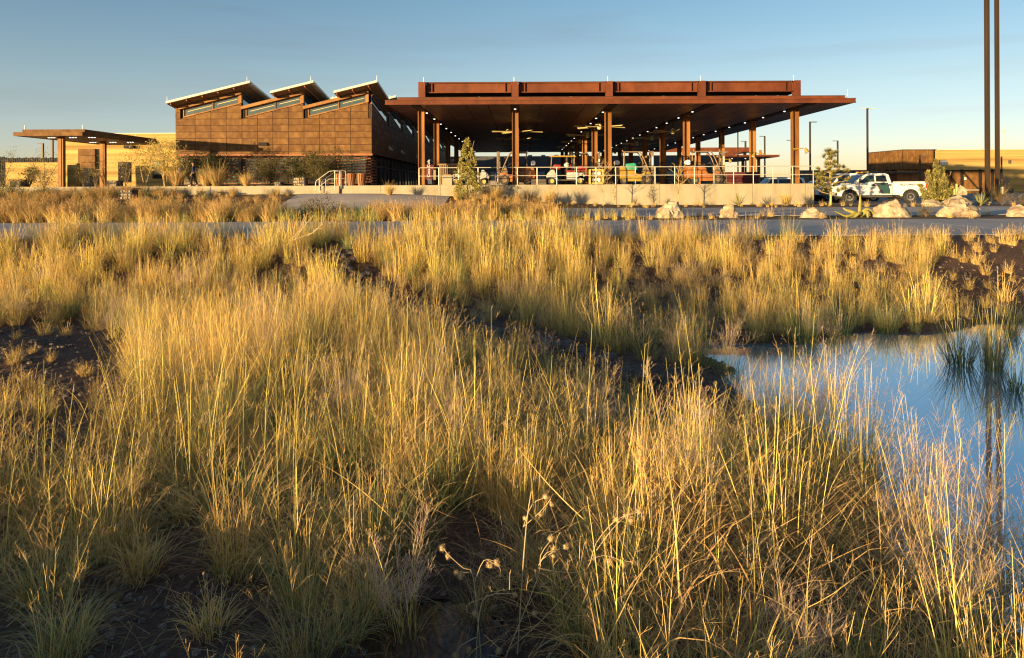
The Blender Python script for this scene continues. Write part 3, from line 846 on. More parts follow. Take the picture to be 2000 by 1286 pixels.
lw = thing('garden_wall', 'low tan rammed earth wall in front of the dark slat fence', 'wall', (0, 0, 0))
part('wall_body', MB().box(W(10.5, 340, 50)[0], W(116, 340, 50)[0], 50, 50.4, DK - .02, 1.92), M['rammed'], lw, bevel=.02, segs=1)
part('wall_return', MB().box(W(131, 340, 52)[0], W(150, 340, 52)[0], 52, 52.4, DK - .02, 1.92), M['rammed'], lw, bevel=.02, segs=1)
fe = thing('slat_fence', 'tall dark steel slat fence rising above the low tan wall', 'fence', (0, 0, 0))
fsl = MB().box(-.05, .05, -.04, .04, 0, 1).mesh('slat', M['blackmetal'])
for k in range(32):
    o = link('slat', fsl, fe, (W(-16, 320, 53)[0] + .163 * k, 53, DK)); o.scale = (1, 1, 2.2 + .03 * sin(k * 2.1) + (.0 if k > 6 else .08)); o.rotation_euler = (0, R(-2), 0)
part('fence_rail', MB().box(W(-16, 320, 53)[0], W(116, 320, 53)[0], 53.05, 53.1, .5, .6).box(W(-16, 320, 53)[0], W(116, 320, 53)[0], 53.05, 53.1, 1.5, 1.6), M['blackmetal'], fe)

# ------------------------------------------------------------------ far side of the yard
fb = thing('dark_yard_building', 'long dark building closing the far end of the canopy', 'building', (0, 0, 0))
part('wall', MB().box(WX(860, 114), WX(1408, 114), 114, 118, -1.1, 5.0), M['dark_wall'], fb)
wpm = MB().box(0, 2.4, -.06, 0, 0, 2.2).mesh('wall_panel', M['dark_wall'])
for k in range(18):
    for j in range(2):
        link('wall_panel', wpm, fb, (WX(860, 114) + .1 + 2.46 * k, 113.998, .55 + 2.26 * j))
for k in range(5):
    part('roof_unit', MB().box(WX(1032 + k * 26, 114), WX(1040 + k * 26, 114), 115, 116, 5.0, 5.25), M['grey_metal'], fb)
gl = thing('grey_roller_doors', 'row of grey roller doors low on the dark far building', 'doors', (0, 0, 0))
for k, px in enumerate((958, 1040, 1216, 1258, 1300)):
    part('roller_door', MB().box(WX(px, 113.5), WX(px + 24, 113.5), 113.6, 113.9, .1, 2.5), M['grey_metal'], gl, bevel=.03, segs=1)

c2 = thing('distant_canopy', 'smaller rust red canopy far behind the big one, at the right', 'canopy', (0, 0, 0))
qx0, qx1, qy0 = WX(1256, 121), WX(1523, 121), 121.0
part('roof', MB().box(qx0, qx1, qy0, qy0 + 24, SF, SF + .34), M['steel_red'], c2)
part('roof_soffit', MB().box(qx0 + .2, qx1 - .2, qy0 + .2, qy0 + 23.8, SF - .05, SF - .004), M['soffit'], c2)
part('girder', MB().box(qx0 + .5, WX(1484, 121), qy0 + 2, qy0 + 2.15, 6.0, 6.75), M['steel_red'], c2)
part('side_girder', MB().box(WX(1484, 121) - .15, WX(1484, 121), qy0 + 2.16, qy0 + 22, 6.0, 6.75), M['steel_red'], c2)
c2p = MB().box(-.22, .22, -.2, .2, 0, 1).mesh('column', M['steel_col'])
for px, y in ((1268, 124), (1332, 124), (1407, 124), (1482, 124), (1379, 136), (1451, 136)):
    o = link('column', c2p, c2, (WX(px, y), y, PZ)); o.scale = (1, 1, SF - PZ - .05)
    o = link('upper_post', c2p, c2, (WX(px, y), y - 1.0, SF + .35)); o.scale = (.8, .8, .9)
for k in range(8):
    link('downlight', lampme, c2, (WX(1300 + 26 * k, 126), 126, SF - .08), scale=2)

yw = thing('yard_wall', 'long low grey ribbed wall closing the far side of the parking yard', 'wall', (0, 0, 0))
part('wall_body', MB().box(WX(1396, 132), WX(1560, 132), 132, 132.5, PZ, 1.75), M['far_wall'], yw)
part('wall_body', MB().box(WX(1560, 132) + .02, WX(1686, 132), 131, 131.6, PZ, 2.75), M['far_wall'], yw)
part('wall_coping', MB().box(WX(1560, 132), WX(1688, 132), 130.9, 131.7, 2.752, 2.95), M['dark_wall'], yw)
yw2 = thing('ribbed_wall', 'grey brown ribbed wall running behind the white pickup truck', 'wall', (0, 0, 0))
part('wall_body', MB().box(WX(1685, 118), WX(1850, 118), 118, 118.5, PZ, 2.55), M['far_wall'], yw2)
part('canopy_slab', MB().box(WX(1688, 112), WX(1796, 112), 111, 117.9, 1.95, 2.2), M['dark_wall'], yw2)

rb = thing('yard_building', 'dark rust panelled box building above a lit slatted screen, far right', 'building', (0, 0, 0))
bx0, bxm, bx1 = WX(1707, 120), WX(1757, 113), WX(1835.5, 112)
part('wall', MB().add([(bx0, 122, 2.6), (bxm, 112.4, 2.6), (bx1, 112.4, 2.6), (bx1, 124, 2.6), (bx0 - .0, 122, 5.6), (bxm, 112.4, 5.6), (bx1, 112.4, 5.6), (bx1, 124, 5.6)],
     [(0, 3, 2, 1), (4, 5, 6, 7), (0, 1, 5, 4), (1, 2, 6, 5), (2, 3, 7, 6), (3, 0, 4, 7)]), M['corten'], rb)
pnl = MB().box(.01, .99, -.03, 0, .01, .98).mesh('panel', M['corten'])
for k in range(6):
    for j in range(3):
        link('panel', pnl, rb, (bxm + .08 + 1.03 * k, 112.38, 2.63 + j))
dxy = Vector((bxm - bx0, -9.6, 0)); L_ = dxy.length; ang = math.atan2(dxy.y, dxy.x)
for k in range(9):
    for j in range(3):
        t = (k * 1.1 + .1) / L_
        link('panel', pnl, rb, (bx0 + dxy.x * t - .02, 122 + dxy.y * t - .02, 2.63 + j), (0, 0, ang))
part('parapet', MB().add([(bx0 - .1, 121.9, 5.602), (bxm, 112.25, 5.602), (bx1, 112.25, 5.602), (bx1, 112.6, 5.602), (bxm + .1, 112.6, 5.602), (bx0 + .3, 122, 5.602)] +
     [(bx0 - .1, 121.9, 5.72), (bxm, 112.25, 5.72), (bx1, 112.25, 5.72), (bx1, 112.6, 5.72), (bxm + .1, 112.6, 5.72), (bx0 + .3, 122, 5.72)],
     [(0, 1, 2, 3, 4, 5), (11, 10, 9, 8, 7, 6)] + [(i, (i + 1) % 6, 6 + (i + 1) % 6, 6 + i) for i in range(6)]), M['steel_dark'], rb)
scr = part('screen_wall', MB().box(bx0 + .6, bx1 - .1, 113.6, 113.8, PZ, 2.6), M['wood'], rb)
for k in range(9):
    x = WX(1712, 113) + 1.08 * k
    part('screen_post', MB().box(x, x + .09, 113.0, 113.1, .6, 2.58), M['cedar'], rb)
    part('screen_slats', MB().box(x + .1, x + .98, 113.02, 113.08, .75, .9).box(x + .1, x + .98, 113.02, 113.08, 1.1, 1.25).box(x + .1, x + .98, 113.02, 113.08, 1.45, 1.6).box(x + .1, x + .98, 113.02, 113.08, 1.8, 1.95).box(x + .1, x + .98, 113.02, 113.08, 2.15, 2.3), M['cedar'], rb)
rw = thing('striped_wall', 'long tall tan striped rammed earth wall at the far right', 'wall', (0, 0, 0))
part('wall_body', MB().box(WX(1836, 111), 130, 111, 112, PZ, 5.55), M['rammed'], rw)
part('wall_coping', MB().box(WX(1836, 111), 130, 110.95, 112, 5.552, 5.64), M['white_roof'], rw)
part('corner_return', MB().box(WX(1834, 111), WX(1836, 111) - .01, 110.97, 112.0, PZ, 5.55), M['rammed'], rw)
for px in (1772, 1893):
    part('roof_pipe', MB().tube([(WX(px, 113) + 4, 111.5, 5.6), (WX(px, 113) + 4, 111.5, 6.1)], .09, 6), M['white_roof'], rw)
part('wall_hood', MB().box(WX(1970, 110.9), WX(1972.5, 110.9), 110.7, 110.99, 3.4, 3.95), M['darkgrey'], rw)

gt = thing('sliding_gate', 'dark steel sliding gate with diagonal braces in front of rust panels', 'gate', (0, 0, 0))
g0, g1, g2, gy_ = WX(1845, 92), WX(1916, 92), WX(1957, 92), 92.0
part('panel_fill', MB().box(g0, g2, gy_ + .1, gy_ + .14, PZ + .1, 1.9), M['corten'], gt)
for x in (g0, WX(1878, 92), g1 - .15, WX(1938, 92), g2 - .1):
    part('gate_post', MB().box(x - .12, x + .12, gy_ - .12, gy_ + .05, PZ, 2.1), M['blackmetal'], gt)
part('top_bar', MB().box(g0 + .13, g2, gy_ - .08, gy_ + .03, 1.85, 2.02), M['blackmetal'], gt)
for a, b in ((g0 + .3, WX(1876, 92)), (WX(1880, 92), WX(1912, 92))):
    part('brace', MB().tube([(a, gy_ - .03, 1.8), (b, gy_ - .03, -.6)], .08, 6), M['blackmetal'], gt)
part('sign_plate', MB().box(WX(1882, 92), WX(1886, 92), gy_ - .16, gy_ - .13, .75, 1.05), M['white'], gt)
part('bottom_rail', MB().box(g0 + .13, g1 - .3, gy_ - .3, gy_ - .22, -.62, -.5), M['rail'], gt)
# ------------------------------------------------------------------ vehicles
def wheel(parent, x, y, r, w, rimr, rimmat, side, spokes=0, tyremat=None):
    wh = link('wheel', None, parent, (x, y, r))
    prof = [(-w / 2, r * .62), (-w / 2, r * .93), (-w * .36, r), (w * .36, r), (w / 2, r * .93), (w / 2, r * .62)]
    n = 22
    v = [(rr * cos(2 * pi * k / n), yy, rr * sin(2 * pi * k / n)) for k in range(n) for (yy, rr) in prof]
    m = len(prof); f = []
    for k in range(n):
        for i in range(m):
            f.append((k * m + i, k * m + (i + 1) % m, ((k + 1) % n) * m + (i + 1) % m, ((k + 1) % n) * m + i))
    part('tyre', MB().add(v, f), tyremat or M['black'], wh, smooth=True)
    rim = MB().disc((0, side * (w / 2 - .05), 0), rimr, .04, 'y', 22).tube([(0, side * (w / 2 - .05), 0), (0, side * (w / 2 - .012), 0)], [rimr * .32, rimr * .26], 12)
    part('rim', rim, rimmat, wh)
    ring = MB()
    vv = [(rr * cos(2 * pi * k / n), side * yy, rr * sin(2 * pi * k / n)) for k in range(n) for (yy, rr) in ((w / 2 - .04, rimr), (w / 2 + .0, rimr), (w / 2 + .0, rimr * .86), (w / 2 - .04, rimr * .86))]
    ff = [(k * 4 + i, k * 4 + (i + 1) % 4, ((k + 1) % n) * 4 + (i + 1) % 4, ((k + 1) % n) * 4 + i) for k in range(n) for i in range(4)]
    part('rim_ring', ring.add(vv, ff), rimmat, wh, smooth=True)
    if spokes:
        hb = MB()
        for k in range(spokes):
            a = 2 * pi * (k + .5) / spokes
            hb.ball((rimr * .62 * cos(a), side * (w / 2 - .028), rimr * .62 * sin(a)), rimr * .13, 6, 4, (1, .15, 1))
        part('rim_hole', hb, M['black'], wh)
    return wh

def text(s, size, mat_, parent, loc, rot, name='lettering', sx=1.0, align='LEFT'):
    cu = bpy.data.curves.new(name, 'FONT'); cu.body = s; cu.size = size; cu.extrude = .002; cu.offset = .005 if s.startswith('FIELD') else 0; cu.align_x = align
    tmp = bpy.data.objects.new('tmp_text', cu); COL.objects.link(tmp)
    bpy.context.view_layer.update()
    me = bpy.data.meshes.new_from_object(tmp.evaluated_get(bpy.context.evaluated_depsgraph_get()))
    bpy.data.objects.remove(tmp)
    me.materials.clear(); me.materials.append(mat_)
    o = link(name, me, parent, loc, rot); o.scale = (sx, 1, 1)
    return o

def arch(cx, r, z0, n=9):
    return [(cx + r * cos(pi - pi * k / (n - 1)), z0 + r * sin(pi - pi * k / (n - 1)) * .92) for k in range(n)]

# --- white pickup (faces left, -x is forward; local y=0 is its axis)
TD = 45.2
tx = WX(1628, TD)                     # nose
pk_t = thing('pickup_truck', 'white crew cab pickup with green diagonal stripe and FIELD OPERATIONS lettering', 'pickup truck', (tx, TD + 1.0, PZ + .014))
Wd = 1.0
lowz = .52
body = [(0.02, .62), (.0, .95), (.10, 1.10), (1.30, 1.22), (3.74, 1.22), (3.745, lowz), (1.62, lowz - .02)] + arch(1.02, .50, .42)[::-1] + [(.45, .45), (.1, .50)]
part('body', MB().prism(body, -Wd, Wd), M['white'], pk_t, bevel=.05, segs=3, smooth=True)
cabp = [(1.22, 1.20), (2.05, 1.83), (2.35, 1.90), (3.35, 1.90), (3.58, 1.82), (3.72, 1.20)]
cab = MB()
nC = len(cabp)
yin = lambda z: Wd - .03 - max(0, (z - 1.2)) * .26
cab.add([(x, -yin(z), z) for x, z in cabp] + [(x, yin(z), z) for x, z in cabp], [tuple(range(nC - 1, -1, -1)), tuple(range(nC, 2 * nC))] + [(i, (i + 1) % nC, nC + (i + 1) % nC, nC + i) for i in range(nC)])
cabo = part('cab', cab, M['white'], pk_t, bevel=.05, segs=3, smooth=True)
bed = [(3.775, lowz + .02), (3.775, 1.30), (5.86, 1.34), (5.90, 1.25), (5.90, .60), (5.72, .52)] + arch(4.86, .50, .42)[::-1][:] + [(4.30, lowz)]
part('bed', MB().prism(bed, -Wd, Wd), M['white'], pk_t, bevel=.04, segs=3, smooth=True)
part('bed_rail', MB().box(3.8, 5.85, -Wd + .02, -Wd + .12, 1.325, 1.365), M['white'], pk_t, bevel=.015)
part('frame_rail', MB().box(.5, 5.7, -.75, .75, .36, .50), M['black'], pk_t)
part('running_board', MB().box(1.62, 3.72, -Wd - .04, -Wd + .16, .40, .46), M['darkgrey'], pk_t, bevel=.015)
for cx in (1.02, 4.86):
    a = arch(cx, .52, .42, 13); b = arch(cx, .455, .42, 13)
    fl = MB()
    for y0, y1 in ((-Wd - .025, -Wd + .05),):
        v = [(x, y0, z) for x, z in a] + [(x, y0, z) for x, z in b] + [(x, y1, z) for x, z in a] + [(x, y1, z) for x, z in b]
        f = []
        for i in range(12):
            f += [(i, i + 1, 13 + i + 1, 13 + i), (26 + i, 26 + 13 + i, 26 + 13 + i + 1, 26 + i + 1), (i, 26 + i, 26 + i + 1, i + 1), (13 + i, 13 + i + 1, 39 + i + 1, 39 + i)]
        fl.add(v, f)
    part('wheel_arch_trim', fl, M['black'], pk_t, smooth=True)
    part('wheel_well', MB().prism([(cx - .44, .3)] + arch(cx, .44, .42) + [(cx + .44, .3)], -Wd + .03, Wd - .03), M['black'], pk_t)
    for sgn in (-1, 1):
        wheel(pk_t, cx, sgn * (Wd - .13), .405, .26, .245, M['chrome'], sgn, 7)
def onside(pts, off=.006):
    """quad ring on the left side of the cab (tilted with the cab side)"""
    return [(x, -(yin(z) + off), z) for x, z in pts]
def sidepanel(name, pts, m, parent, off=.006, th=.01):
    a = onside(pts, off); b = onside(pts, off - th); k = len(pts)
    return part(name, MB().add(a + b, [tuple(range(k)), tuple(range(2 * k - 1, k - 1, -1))] + [(i, k + i, k + (i + 1) % k, (i + 1) % k) for i in range(k)]), m, parent)
fw = sidepanel('front_side_window', [(1.58, 1.28), (1.98, 1.28), (2.08, 1.36), (2.62, 1.36), (2.62, 1.76), (2.20, 1.76)], M['black'], pk_t, .012, .02)
sidepanel('pane', [(1.66, 1.31), (1.97, 1.31), (2.07, 1.39), (2.58, 1.39), (2.58, 1.73), (2.21, 1.73)], M['glass'], fw, .018, .01)
rw_ = sidepanel('rear_side_window', [(2.72, 1.36), (3.42, 1.36), (3.36, 1.76), (2.72, 1.76)], M['black'], pk_t, .012, .02)
sidepanel('pane', [(2.76, 1.39), (3.37, 1.39), (3.32, 1.73), (2.76, 1.73)], M['glass_dark'], rw_, .018, .01)
ws = MB(); 
def wsp(t, y): 
    x = 1.22 + (2.05 - 1.22) * t; z = 1.20 + (1.83 - 1.20) * t
    return (x - .012, y, z + .016)
ws.add([wsp(.10, -.80), wsp(.10, .80), wsp(.92, .66), wsp(.92, -.66)] + [(p[0] + .01, p[1], p[2] - .012) for p in (wsp(.10, -.80), wsp(.10, .80), wsp(.92, .66), wsp(.92, -.66))], BOXF)
part('windshield', ws, M['glass_dark'], pk_t)
part('stripe', MB().prism([(2.66, 1.30), (3.42, 1.30), (3.58, .82), (3.58, .60), (3.08, .60)], -Wd - .006, -Wd + .01), M['teal'], pk_t)
part('stripe_edge', MB().prism([(2.63, 1.30), (2.66, 1.30), (3.08, .60), (3.05, .60)], -Wd - .008, -Wd + .01), M['redlens'], pk_t)
for x in (1.60, 2.62, 3.66):
    part('door_seam', MB().box(x - .006, x + .006, -Wd - .004, -Wd + .01, .55, 1.28), M['darkgrey'], pk_t)
for x in (2.38, 3.40):
    part('door_handle', MB().box(x, x + .22, -Wd - .035, -Wd + .01, 1.10, 1.20), M['black'], pk_t, bevel=.012)
part('door_mirror', MB().box(1.60, 1.70, -Wd - .20, -Wd + .02, 1.30, 1.52), M['black'], pk_t, bevel=.02)
part('light_bar', MB().box(2.15, 2.42, -.62, .62, 1.93, 2.02), M['amber'], pk_t, bevel=.03)
part('light_bar_mount', MB().box(2.2, 2.36, -.5, .5, 1.885, 1.93), M['black'], pk_t)
part('tail_light', MB().box(5.80, 5.915, -Wd - .006, -Wd + .12, .95, 1.22), M['redlens'], pk_t, bevel=.01)
part('headlight', MB().box(.0, .24, -Wd - .004, -Wd + .25, .86, 1.06), M['lamp_white'], pk_t, bevel=.02)
part('front_bumper', MB().box(-.10, .28, -Wd + .0, Wd, .48, .74), M['chrome'], pk_t, bevel=.04)
part('grille', MB().box(-.012, .03, -.6, .6, .78, 1.04), M['black'], pk_t)
part('rear_bumper', MB().box(5.78, 6.0, -Wd + .05, Wd - .05, .52, .70), M['black'], pk_t, bevel=.02)
part('seal_emblem', MB().disc((1.86, -Wd - .003, .96), .10, .008, 'y', 18), M['seal'], pk_t)
part('seal_centre', MB().disc((1.86, -Wd - .007, .965), .055, .008, 'y', 14), M['white'], pk_t)
text('U.S. CUSTOMS AND', .085, M['text_grey'], pk_t, (2.02, -Wd - .004, .97), (pi / 2, 0, 0))
text('BORDER PROTECTION', .085, M['text_grey'], pk_t, (2.02, -Wd - .004, .87), (pi / 2, 0, 0))
text('FIELD OPERATIONS', .178, M['text_dark'], pk_t, (4.16, -Wd - .004, 1.11), (pi / 2, 0, 0), sx=.93)
text('F-150', .085, M['text_dark'], pk_t, (1.27, -Wd - .004, 1.08), (pi / 2, 0, 0), sx=1.1)
# seats and headrest seen through the glass
part('seat', MB().box(2.2, 2.5, -.7, -.2, 1.0, 1.6).box(2.2, 2.5, .2, .7, 1.0, 1.6), M['darkgrey'], pk_t, bevel=.06)

def suv(name, label, loc, rz, L=4.7, H=1.78, matb=None, van=False, group=None):
    t = thing(name, label, 'car', loc, rz, group)
    w = .92
    s = L / 4.7
    prof = [(0, .45), (.02, .82), (.18, .95), (1.10 * s, 1.06), (L - .05, 1.10), (L, .95), (L - .02, .45)] 
    part('body', MB().prism(prof, -w, w), matb or M['white'], t, bevel=.07, segs=3, smooth=True)
    roof = [(1.02 * s, 1.03), (1.75 * s, H - .06), (2.1 * s, H), (L - .55, H), (L - .22, H - .08), (L - .04, 1.06)]
    yi = lambda z: w - .04 - max(0, z - 1.05) * .25
    k = len(roof)
    part('cabin', MB().add([(x, -yi(z), z) for x, z in roof] + [(x, yi(z), z) for x, z in roof], [tuple(range(k - 1, -1, -1)), tuple(range(k, 2 * k))] + [(i, (i + 1) % k, k + (i + 1) % k, k + i) for i in range(k)]), matb or M['white'], t, bevel=.05, segs=2, smooth=True)
    def sp(nm, pts):
        a = [(x, -(yi(z) + .012), z) for x, z in pts]; b = [(x, -(yi(z) - .01), z) for x, z in pts]; k = len(pts)
        part(nm, MB().add(a + b, [tuple(range(k)), tuple(range(2 * k - 1, k - 1, -1))] + [(i, k + i, k + (i + 1) % k, (i + 1) % k) for i in range(k)]), M['glass_dark'], t)
    z0, z1 = 1.14, H - .14
    sp('side_window', [(1.35 * s, z0), (2.35 * s, z0), (2.35 * s, z1), (1.85 * s, z1)])
    sp('side_window', [(2.45 * s, z0), (L - 1.35, z0), (L - 1.35, z1), (2.45 * s, z1)])
    sp('side_window', [(L - 1.25, z0), (L - .28, z0), (L - .45, z1), (L - 1.25, z1)])
    q = [(1.06 * s, 1.09), (1.72 * s, H - .09)]
    v = [(q[0][0] - .015, -.74, q[0][1]), (q[0][0] - .015, .74, q[0][1]), (q[1][0] - .015, .6, q[1][1]), (q[1][0] - .015, -.6, q[1][1])]
    part('windshield', MB().add(v + [(x + .012, y, z - .012) for x, y, z in v], BOXF), M['glass_dark'], t)
    part('tail_light', MB().box(L - .12, L + .005, -w - .004, -w + .2, .95, 1.35), M['redlens'], t)
    part('headlight', MB().box(-.004, .25, -w - .004, -w + .3, .72, .88), M['lamp_white'], t)
    for cx in (.9 * s, L - 1.0):
        part('wheel_well', MB().disc((cx, 0, .38), .44, 2 * w + .01, 'y', 18), M['black'], t)
        for sg in (-1, 1):
            wheel(t, cx, sg * (w - .1), .36, .24, .22, M['chrome'], sg)
    return t
suv('parked_van', 'white minivan whose roof shows above the right end of the dock wall', (WX(1487, 60) - 1.0, 61, PZ + .014), 0, 4.9, 1.84)
suv('parked_suv', 'white sport utility vehicle half hidden behind the young pine and pickup', (WX(1586, 52), 52.4, PZ + .014), 0, 5.2, 2.02)
suv('parked_car', 'small dark blue car between the white minivan and the pine', (WX(1561, 66), 67, PZ + .014), 0, 4.4, 1.62, mat('blue_paint', (.03, .05, .10), rough=.3, coat=.4))

def forklift(name, label, px, D, rz, bodym, guardm, tall=2.15, rear=None, cover=None, forks=1.05):
    t = thing(name, label, 'forklift', (WX(px, D), D, DK), rz)
    # local: mast towards +x
    part('counterweight', MB().prism([(-1.30, .42), (-1.34, .8), (-1.22, 1.14), (-.92, 1.22), (-.72, 1.16), (-.62, .95), (-.62, .36), (-.9, .30)], -.52, .52), rear or bodym, t, bevel=.06, segs=3, smooth=True)
    part('chassis', MB().prism([(-.62, .20), (-.62, .92), (-.1, .92), (.05, .70), (.36, .66), (.62, .82), (.95, .78), (.98, .55), (.5, .20)], -.50, .50), bodym, t, bevel=.04, segs=2, smooth=True)
    part('engine_hood', MB().prism([(-.66, .93), (-.66, 1.16), (-.18, 1.16), (-.02, .98), (-.02, .93)], -.42, .42), bodym, t, bevel=.04, smooth=True)
    part('seat', MB().prism([(-.60, 1.165), (-.60, 1.28), (-.12, 1.26), (-.10, 1.165)], -.26, .26).prism([(-.70, 1.2), (-.80, 1.72), (-.70, 1.74), (-.58, 1.26)], -.24, .24), M['black'], t, bevel=.03, smooth=True)
    part('dash_cowl', MB().prism([(.45, .80), (.58, 1.25), (.74, 1.28), (.86, .80)], -.42, .42), M['tan_metal'], t, bevel=.03)
    sw = MB()
    n = 16
    sw.tube([(.28 + .17 * cos(2 * pi * k / n) * .8, .17 * sin(2 * pi * k / n), 1.40 + .17 * cos(2 * pi * k / n) * .35) for k in range(n + 1)], .018, 6)
    sw.tube([(.28, 0, 1.40), (.55, 0, 1.15)], .025, 6)
    part('steering_wheel', sw, M['black'], t, smooth=True)
    for sy_ in (-.42, .42):
        part('guard_post', MB().tube([(-.78, sy_, 1.1), (-.74, sy_, tall - .02)], .04, 6), guardm, t, smooth=True)
        part('guard_post', MB().tube([(.88, sy_, .82), (.50, sy_, 1.72), (.34, sy_, tall - .12), (.22, sy_, tall)], .04, 6), guardm, t, smooth=True)
    ov = MB().box(-.84, .30, -.47, -.41, tall - .05, tall + .03).box(-.84, .30, .41, .47, tall - .05, tall + .03)
    for k in range(6):
        ov.box(-.82 + .2 * k, -.77 + .2 * k, -.409, .409, tall - .03, tall + .02)
    part('overhead_guard', ov, guardm, t)
    for sy_ in (-.34, .28):
        part('mast_rail', MB().box(1.00, 1.18, sy_, sy_ + .06, .06, tall + .04).box(1.05, 1.13, sy_ + .061, sy_ + .1, .06, tall - .1), M['tan_metal'], t)
    cb = MB()
    for z in (.35, 1.0, 1.55, tall - .04):
        cb.box(1.02, 1.10, -.279, .279, z, z + .09)
    cb.tube([(1.0, 0, .2), (1.0, 0, tall - .3)], .04, 8).tube([(.96, -.12, .3), (.96, -.12, tall - .5)], .02, 6)
    part('mast_crossbar', cb, M['tan_metal'], t)
    part('decal', MB().box(1.06, 1.14, -.347, -.342, 1.25, 1.8), M['lamp_white'], t)
    part('carriage', MB().box(1.19, 1.25, -.45, .45, .18, .28).box(1.19, 1.25, -.45, .45, .5, .6), M['tan_metal'], t)
    for sy_ in (-.28, .2):
        part('fork', MB().prism([(1.26, .06), (1.26, .68), (1.31, .68), (1.31, .10), (1.31 + forks, .07), (1.31 + forks, .05)], sy_, sy_ + .1), M['tan_metal'], t)
    for sg in (-1, 1):
        wheel(t, .68, sg * .46, .34, .20, .19, M['tan_metal'], sg, 0)
        wheel(t, -.78, sg * .42, .26, .18, .14, M['tan_metal'], sg, 0)
    part('gas_bottle', MB().tube([(-1.18, -.33, 1.42), (-1.18, -.28, 1.42), (-1.18, .28, 1.42), (-1.18, .33, 1.42)], [.09, .16, .16, .09], 14).tube([(-1.18, -.4, 1.42), (-1.18, -.33, 1.42)], .05, 8), M['lamp_white'], t, smooth=True)
    part('bottle_bracket', MB().box(-1.3, -1.06, -.22, .22, 1.2, 1.27), M['black'], t)
    part('work_light', MB().tube([(.58, -.44, tall - .35), (.70, -.44, tall - .33)], [.05, .09], 10), M['tan_metal'], t)
    part('beacon', MB().tube([(-.84, -.3, tall + .03), (-.84, -.3, tall + .12)], .045, 8), M['orange'], t)
    if cover:
        part('tarp', MB().prism([(-.62, 1.0), (-.66, 1.34), (-.1, 1.40), (.02, 1.34), (.12, .95), (-.2, .95)], -.45, .45), M['green_tarp'], t, bevel=.06, segs=2, smooth=True)
    return t
forklift('forklift', 'orange forklift facing left with raised mast, between two columns left of the golf cart', 1006, 46.8, pi, M['orange'], M['tan_metal'], 2.12)
forklift('forklift', 'dark grey forklift parked behind the white golf cart, only its guard and mast showing', 1139, 50.6, 0, M['darkgrey'], M['darkgrey'], 2.2)
forklift('forklift', 'yellow forklift with a bright green tarp over its seat, facing right', 1240, 46.9, 0, M['yellow'], M['tan_metal'], 2.12, cover=True, forks=.3)
forklift('forklift', 'orange forklift facing right with long lowered forks, right of the bare sapling', 1378, 46.9, 0, M['orange'], M['tan_metal'], 2.12)

def cart(name, label, px, D, rz, full=True):
    t = thing(name, label, 'golf cart', (WX(px, D), D, DK), rz)
    # +x is the front
    part('floor', MB().box(-.55, .85, -.55, .55, .26, .33), M['darkgrey'], t, bevel=.02)
    part('front_cowl', MB().prism([(.55, .34), (.80, .98), (.92, 1.02), (1.22, .72), (1.30, .52), (1.26, .40), (1.02, .50), (.88, .34)], -.52, .52), M['cart_white'], t, bevel=.04, segs=2, smooth=True)
    part('rear_body', MB().prism([(-.02, .34), (-.02, .78), (-.5, .80), (-1.05, .72), (-1.2, .55)] + [(-.82 + .30 * cos(a), .22 + .30 * sin(a)) for a in np.linspace(.25, pi - .25, 8)][::-1][::-1] + [(-.45, .34)], -.56, .56), M['cart_white'], t, bevel=.025, segs=2, smooth=True)
    part('fender', MB().add([( -.82 + r * cos(a), y, .24 + r * sin(a)) for y in (-.60, -.40) for r in (.30, .36) for a in np.linspace(.1, pi - .3, 9)],
         [(i, i + 1, 9 + i + 1, 9 + i) for i in range(8)] + [(18 + i, 27 + i, 27 + i + 1, 18 + i + 1) for i in range(8)] + [(9 + i, 9 + i + 1, 27 + i + 1, 27 + i) for i in range(8)]), M['cart_white'], t, smooth=True)
    for sg in (-1, 1):
        wheel(t, .95, sg * .46, .235, .18, .135, M['yellow_pale'], sg, 0)
        wheel(t, -.82, sg * .46, .25, .20, .14, M['yellow_pale'], sg, 0)
    if not full:
        return t
    part('seat', MB().box(-.48, .02, -.52, .52, .79, .92), M['red'], t, bevel=.04, smooth=True)
    part('seat_back', MB().prism([(-.44, .93), (-.58, 1.34), (-.46, 1.36), (-.34, .93)], -.52, .52), M['black'], t, bevel=.03)
    part('rear_bag', MB().prism([(-.62, .82), (-.66, 1.18), (-1.05, 1.22), (-1.22, 1.02), (-1.12, .82)], -.45, .45), M['red'], t, bevel=.06, segs=2, smooth=True)
    part('dash_cushion', MB().prism([(.42, .92), (.36, 1.28), (.80, 1.30), (.90, 1.05)], -.50, .50), M['red'], t, bevel=.05, smooth=True)
    part('cargo_box', MB().box(-1.35, -.72, -.48, .48, .74, .81), M['darkgrey'], t)
    roof = part('roof', MB().prism([(-.62, 1.76), (-.60, 1.82), (-.4, 1.85), (.9, 1.86), (1.06, 1.82), (1.08, 1.77)], -.58, .58), M['yellow'], t, bevel=.03, segs=2, smooth=True)
    for y in (-.5, .5):
        part('roof_strut', MB().tube([(1.02, y, .90), (.94, y, 1.76)], .02, 6), M['tan_metal'], t)
        part('roof_strut', MB().tube([(-.50, y, .80), (-.50, y, 1.76)], .02, 6), M['tan_metal'], t)
        part('roof_strut', MB().tube([(-.02, y, .80), (-.02, y, 1.76)], .016, 6), M['tan_metal'], t)
    sw = MB(); n = 14
    sw.tube([(.46 + .15 * cos(2 * pi * k / n) * .7, -.22 + .15 * sin(2 * pi * k / n), 1.16 + .15 * cos(2 * pi * k / n) * .6) for k in range(n + 1)], .014, 6).tube([(.46, -.22, 1.16), (.7, -.22, .9)], .02, 6)
    part('steering_wheel', sw, M['black'], t, smooth=True)
    part('hanging_bag', MB().ball((-.32, -.42, 1.12), .16, 8, 6, (.8, .5, 1.3)), M['red'], t, smooth='all')
    return t
